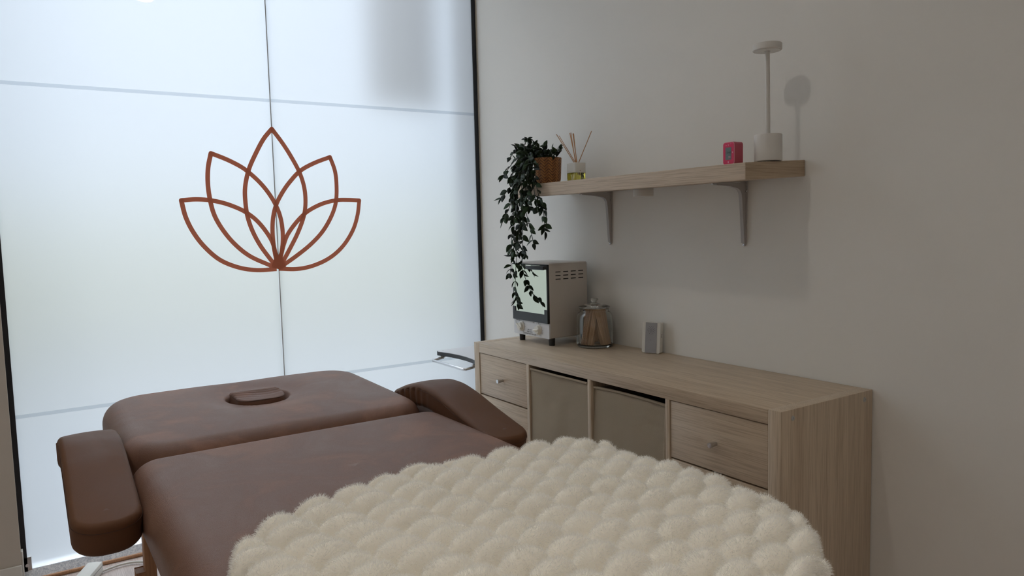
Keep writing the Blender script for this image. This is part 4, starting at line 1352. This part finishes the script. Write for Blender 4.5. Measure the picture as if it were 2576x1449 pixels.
# ------------------------------------------------------------------ fur blanket
BT = TTOP + 0.004
FAR = [(-1.70, 1.54), (-1.68, 1.50), (-1.655, 1.423), (-1.573, 1.348), (-1.458, 1.297), (-1.314, 1.257), (-1.216, 1.262), (-1.10, 1.282), (-0.99, 1.284), (-0.935, 1.286), (-0.88, 1.295), (-0.82, 1.335)]
fx, fy = smooth_tab(FAR, 160, 12)
def far_x(y_): return float(np.interp(y_, fx, fy))
NEAR = 2.05
Yl, Yr = -1.69, -0.825
NEARX = [(-1.70, 2.05), (-1.15, 2.04), (-1.05, 2.015), (-0.98, 1.985), (-0.93, 1.94), (-0.88, 1.875), (-0.83, 1.79)]
def near_x(y_): return interp(y_, NEARX)
def edge_d(x_, y_):
    near = near_x(y_)
    return min(x_ - far_x(y_), near - x_, y_ - Yl, Yr - y_)
def drop(y_):
    """table top falls away beyond its rolled right edge"""
    q = max(0.0, (y_ + 0.96) / 0.105)
    return -0.012 * q * q
PU, PV = 0.052, 0.084
def bumps(x_, y_):
    wob = 0.007 * noise.noise(Vector((x_ * 5, y_ * 5, 1.7)))
    xr = x_ + 0.05 * (y_ + 1.3) + wob
    row = math.floor(xr / PU)
    fu = xr / PU - row
    yy_ = y_ / PV + 0.86 * row + 0.06 * noise.noise(Vector((row * 3.1, y_ * 6, 0.3)))
    fv = yy_ - math.floor(yy_)
    amp = 0.88 + 0.25 * noise.noise(Vector((row * 1.7, math.floor(yy_) * 2.3, 5.0)))
    e_ = ((2 * fu - 1) / 1.0) ** 2 + ((2 * fv - 1) / 1.08) ** 2      # pillow bounded by an ellipse
    return 0.038 * amp * math.sqrt(max(0.0, 1 - e_)) ** 0.9
TH = 0.010
def blanket_z(x_, y_, d):
    k = max(0.0, min(1.0, d / 0.035))
    prof_ = math.sqrt(max(0, 1 - (1 - k) ** 2))
    h_ = prof_ * (TH + bumps(x_, y_) + 0.006 * noise.noise(Vector((x_ * 3, y_ * 3, 9))))
    return BT + drop(y_) * 1.0 + h_
NU, NV = 260, 260
def cosp(k, n_):  # denser at the borders
    t_ = k / n_
    return t_ - 0.10 * math.sin(2 * PI * t_) / 1.0 * 1.0
grid = np.zeros((NU + 1, NV + 1, 3))
for j in range(NV + 1):
    y_ = Yl + (Yr - Yl) * cosp(j, NV)
    xf = far_x(y_)
    xn = near_x(y_)
    for i in range(NU + 1):
        x_ = xf + (xn - xf) * cosp(i, NU)
        d = edge_d(x_, y_)
        grid[i, j] = (x_, y_, blanket_z(x_, y_, d))
# ragged outline
for i in range(NU + 1):
    for j in range(NV + 1):
        x_, y_, z_ = grid[i, j]
        e = max(0, 1 - edge_d(x_, y_) / 0.05)
        if e > 0:
            grid[i, j, 0] += e * 0.010 * noise.noise(Vector((x_ * 16, y_ * 16, 2)))
            grid[i, j, 1] += e * 0.010 * noise.noise(Vector((x_ * 16, y_ * 16, 7)))
vs = [tuple(q) for q in grid.reshape(-1, 3)]
fs = [(i * (NV + 1) + j, (i + 1) * (NV + 1) + j, (i + 1) * (NV + 1) + j + 1, i * (NV + 1) + j + 1) for i in range(NU) for j in range(NV)]
# skirt and underside
bot = grid.copy()
bot[:, :, 2] = np.minimum(bot[:, :, 2], BT + 0.001 + np.array([[drop(grid[i, j, 1]) for j in range(NV + 1)] for i in range(NU + 1)])) - 0.0005
nb_ = len(vs)
border = [(i, 0) for i in range(NU)] + [(NU, j) for j in range(NV)] + [(i, NV) for i in range(NU, 0, -1)] + [(0, j) for j in range(NV, 0, -1)]
for (i, j) in border: vs.append(tuple(bot[i, j]))
kb_ = len(border)
for q in range(kb_):
    i, j = border[q]; i2, j2 = border[(q + 1) % kb_]
    fs.append((i * (NV + 1) + j, nb_ + q, nb_ + (q + 1) % kb_, i2 * (NV + 1) + j2))
me = bpy.data.meshes.new('blanket')
me.from_pydata(vs, [], fs)
me.update()
bl = thing('fur_blanket', 'folded cream faux fur blanket with bubble texture lying on the massage table', 'blanket', (1.6, -1.3, BT))
bko = add('backing', me, 'fur_back', bl, smooth=True)
# fur pile
gx = grid
du = gx[1:, :-1] - gx[:-1, :-1]
dv = gx[:-1, 1:] - gx[:-1, :-1]
nr = np.cross(du, dv)
area = np.linalg.norm(nr, axis=2)
nr = nr / (area[:, :, None] + 1e-12)
NS = 300000
# denser where the blanket faces the camera edge
wgt = area.copy().reshape(-1)
wgt /= wgt.sum()
cell = rng.choice(len(wgt), NS, p=wgt)
ci, cj = cell // NV, cell % NV
u_ = rng.random(NS)[:, None]; v_ = rng.random(NS)[:, None]
base = (gx[ci, cj] * (1 - u_) * (1 - v_) + gx[ci + 1, cj] * u_ * (1 - v_) + gx[ci, cj + 1] * (1 - u_) * v_ + gx[ci + 1, cj + 1] * u_ * v_)
nrm = nr[ci, cj]
lean = np.stack([np.full(NS, 0.0), np.full(NS, 0.0), np.full(NS, 0.0)], 1)
# tufts lean together: slow noise field
ph = rng.random(6) * 6.28
bx_, by_ = base[:, 0], base[:, 1]
lx = np.sin(bx_ * 61 + by_ * 23 + ph[0]) + np.sin(bx_ * 31 - by_ * 71 + ph[1]) + 0.6 * np.sin(bx_ * 170 + by_ * 140 + ph[2])
ly = np.sin(by_ * 57 - bx_ * 19 + ph[3]) + np.sin(bx_ * 83 + by_ * 29 + ph[4]) + 0.6 * np.sin(bx_ * 150 - by_ * 180 + ph[5])
lean[:, 0] = 0.34 * lx; lean[:, 1] = 0.34 * ly - 0.10
lean += rng.normal(0, 0.30, (NS, 3))
dirn = nrm * 1.0 + lean
dirn /= np.linalg.norm(dirn, axis=1)[:, None]
hgt = np.array([[min(1.0, bumps(gx[i, j, 0], gx[i, j, 1]) / 0.030) for j in range(NV)] for i in range(NU)])
ln = (rng.uniform(0.0050, 0.0095, NS) * (0.28 + 0.72 * hgt[ci, cj]))[:, None]
grav = np.array([0, 0, -1.0])
p0 = base - nrm * 0.001
p1 = base + dirn * ln * 0.55
d2 = dirn + lean * 0.6 + grav * 0.25
d2 /= np.linalg.norm(d2, axis=1)[:, None]
p2 = p1 + d2 * ln * 0.5
sd = np.cross(dirn, rng.normal(0, 1, (NS, 3)))
sd /= np.linalg.norm(sd, axis=1)[:, None] + 1e-9
w0 = 0.00024; w1 = 0.00019
V = np.empty((NS, 5, 3))
V[:, 0] = p0 - sd * w0; V[:, 1] = p0 + sd * w0
V[:, 2] = p1 - sd * w1; V[:, 3] = p1 + sd * w1
V[:, 4] = p2
VN = np.repeat((nrm * 0.75 + dirn * 0.35)[:, None, :], 5, axis=1)
VN /= np.linalg.norm(VN, axis=2)[:, :, None]
me = bpy.data.meshes.new('fur_pile')
me.vertices.add(NS * 5)
me.vertices.foreach_set('co', V.reshape(-1).astype(np.float32))
o5 = (np.arange(NS) * 5)[:, None]
loops = np.concatenate([o5 + 0, o5 + 1, o5 + 3, o5 + 2, o5 + 2, o5 + 3, o5 + 4], axis=1).reshape(-1)
me.loops.add(NS * 7)
me.loops.foreach_set('vertex_index', loops.astype(np.int32))
ls = np.stack([np.arange(NS) * 7, np.arange(NS) * 7 + 4], 1).reshape(-1)
me.polygons.add(NS * 2)
me.polygons.foreach_set('loop_start', ls.astype(np.int32))
me.polygons.foreach_set('use_smooth', np.ones(NS * 2, dtype=bool))
me.update(calc_edges=True)
fo = add('fur_pile', me, 'fur', bl, kind='stuff')
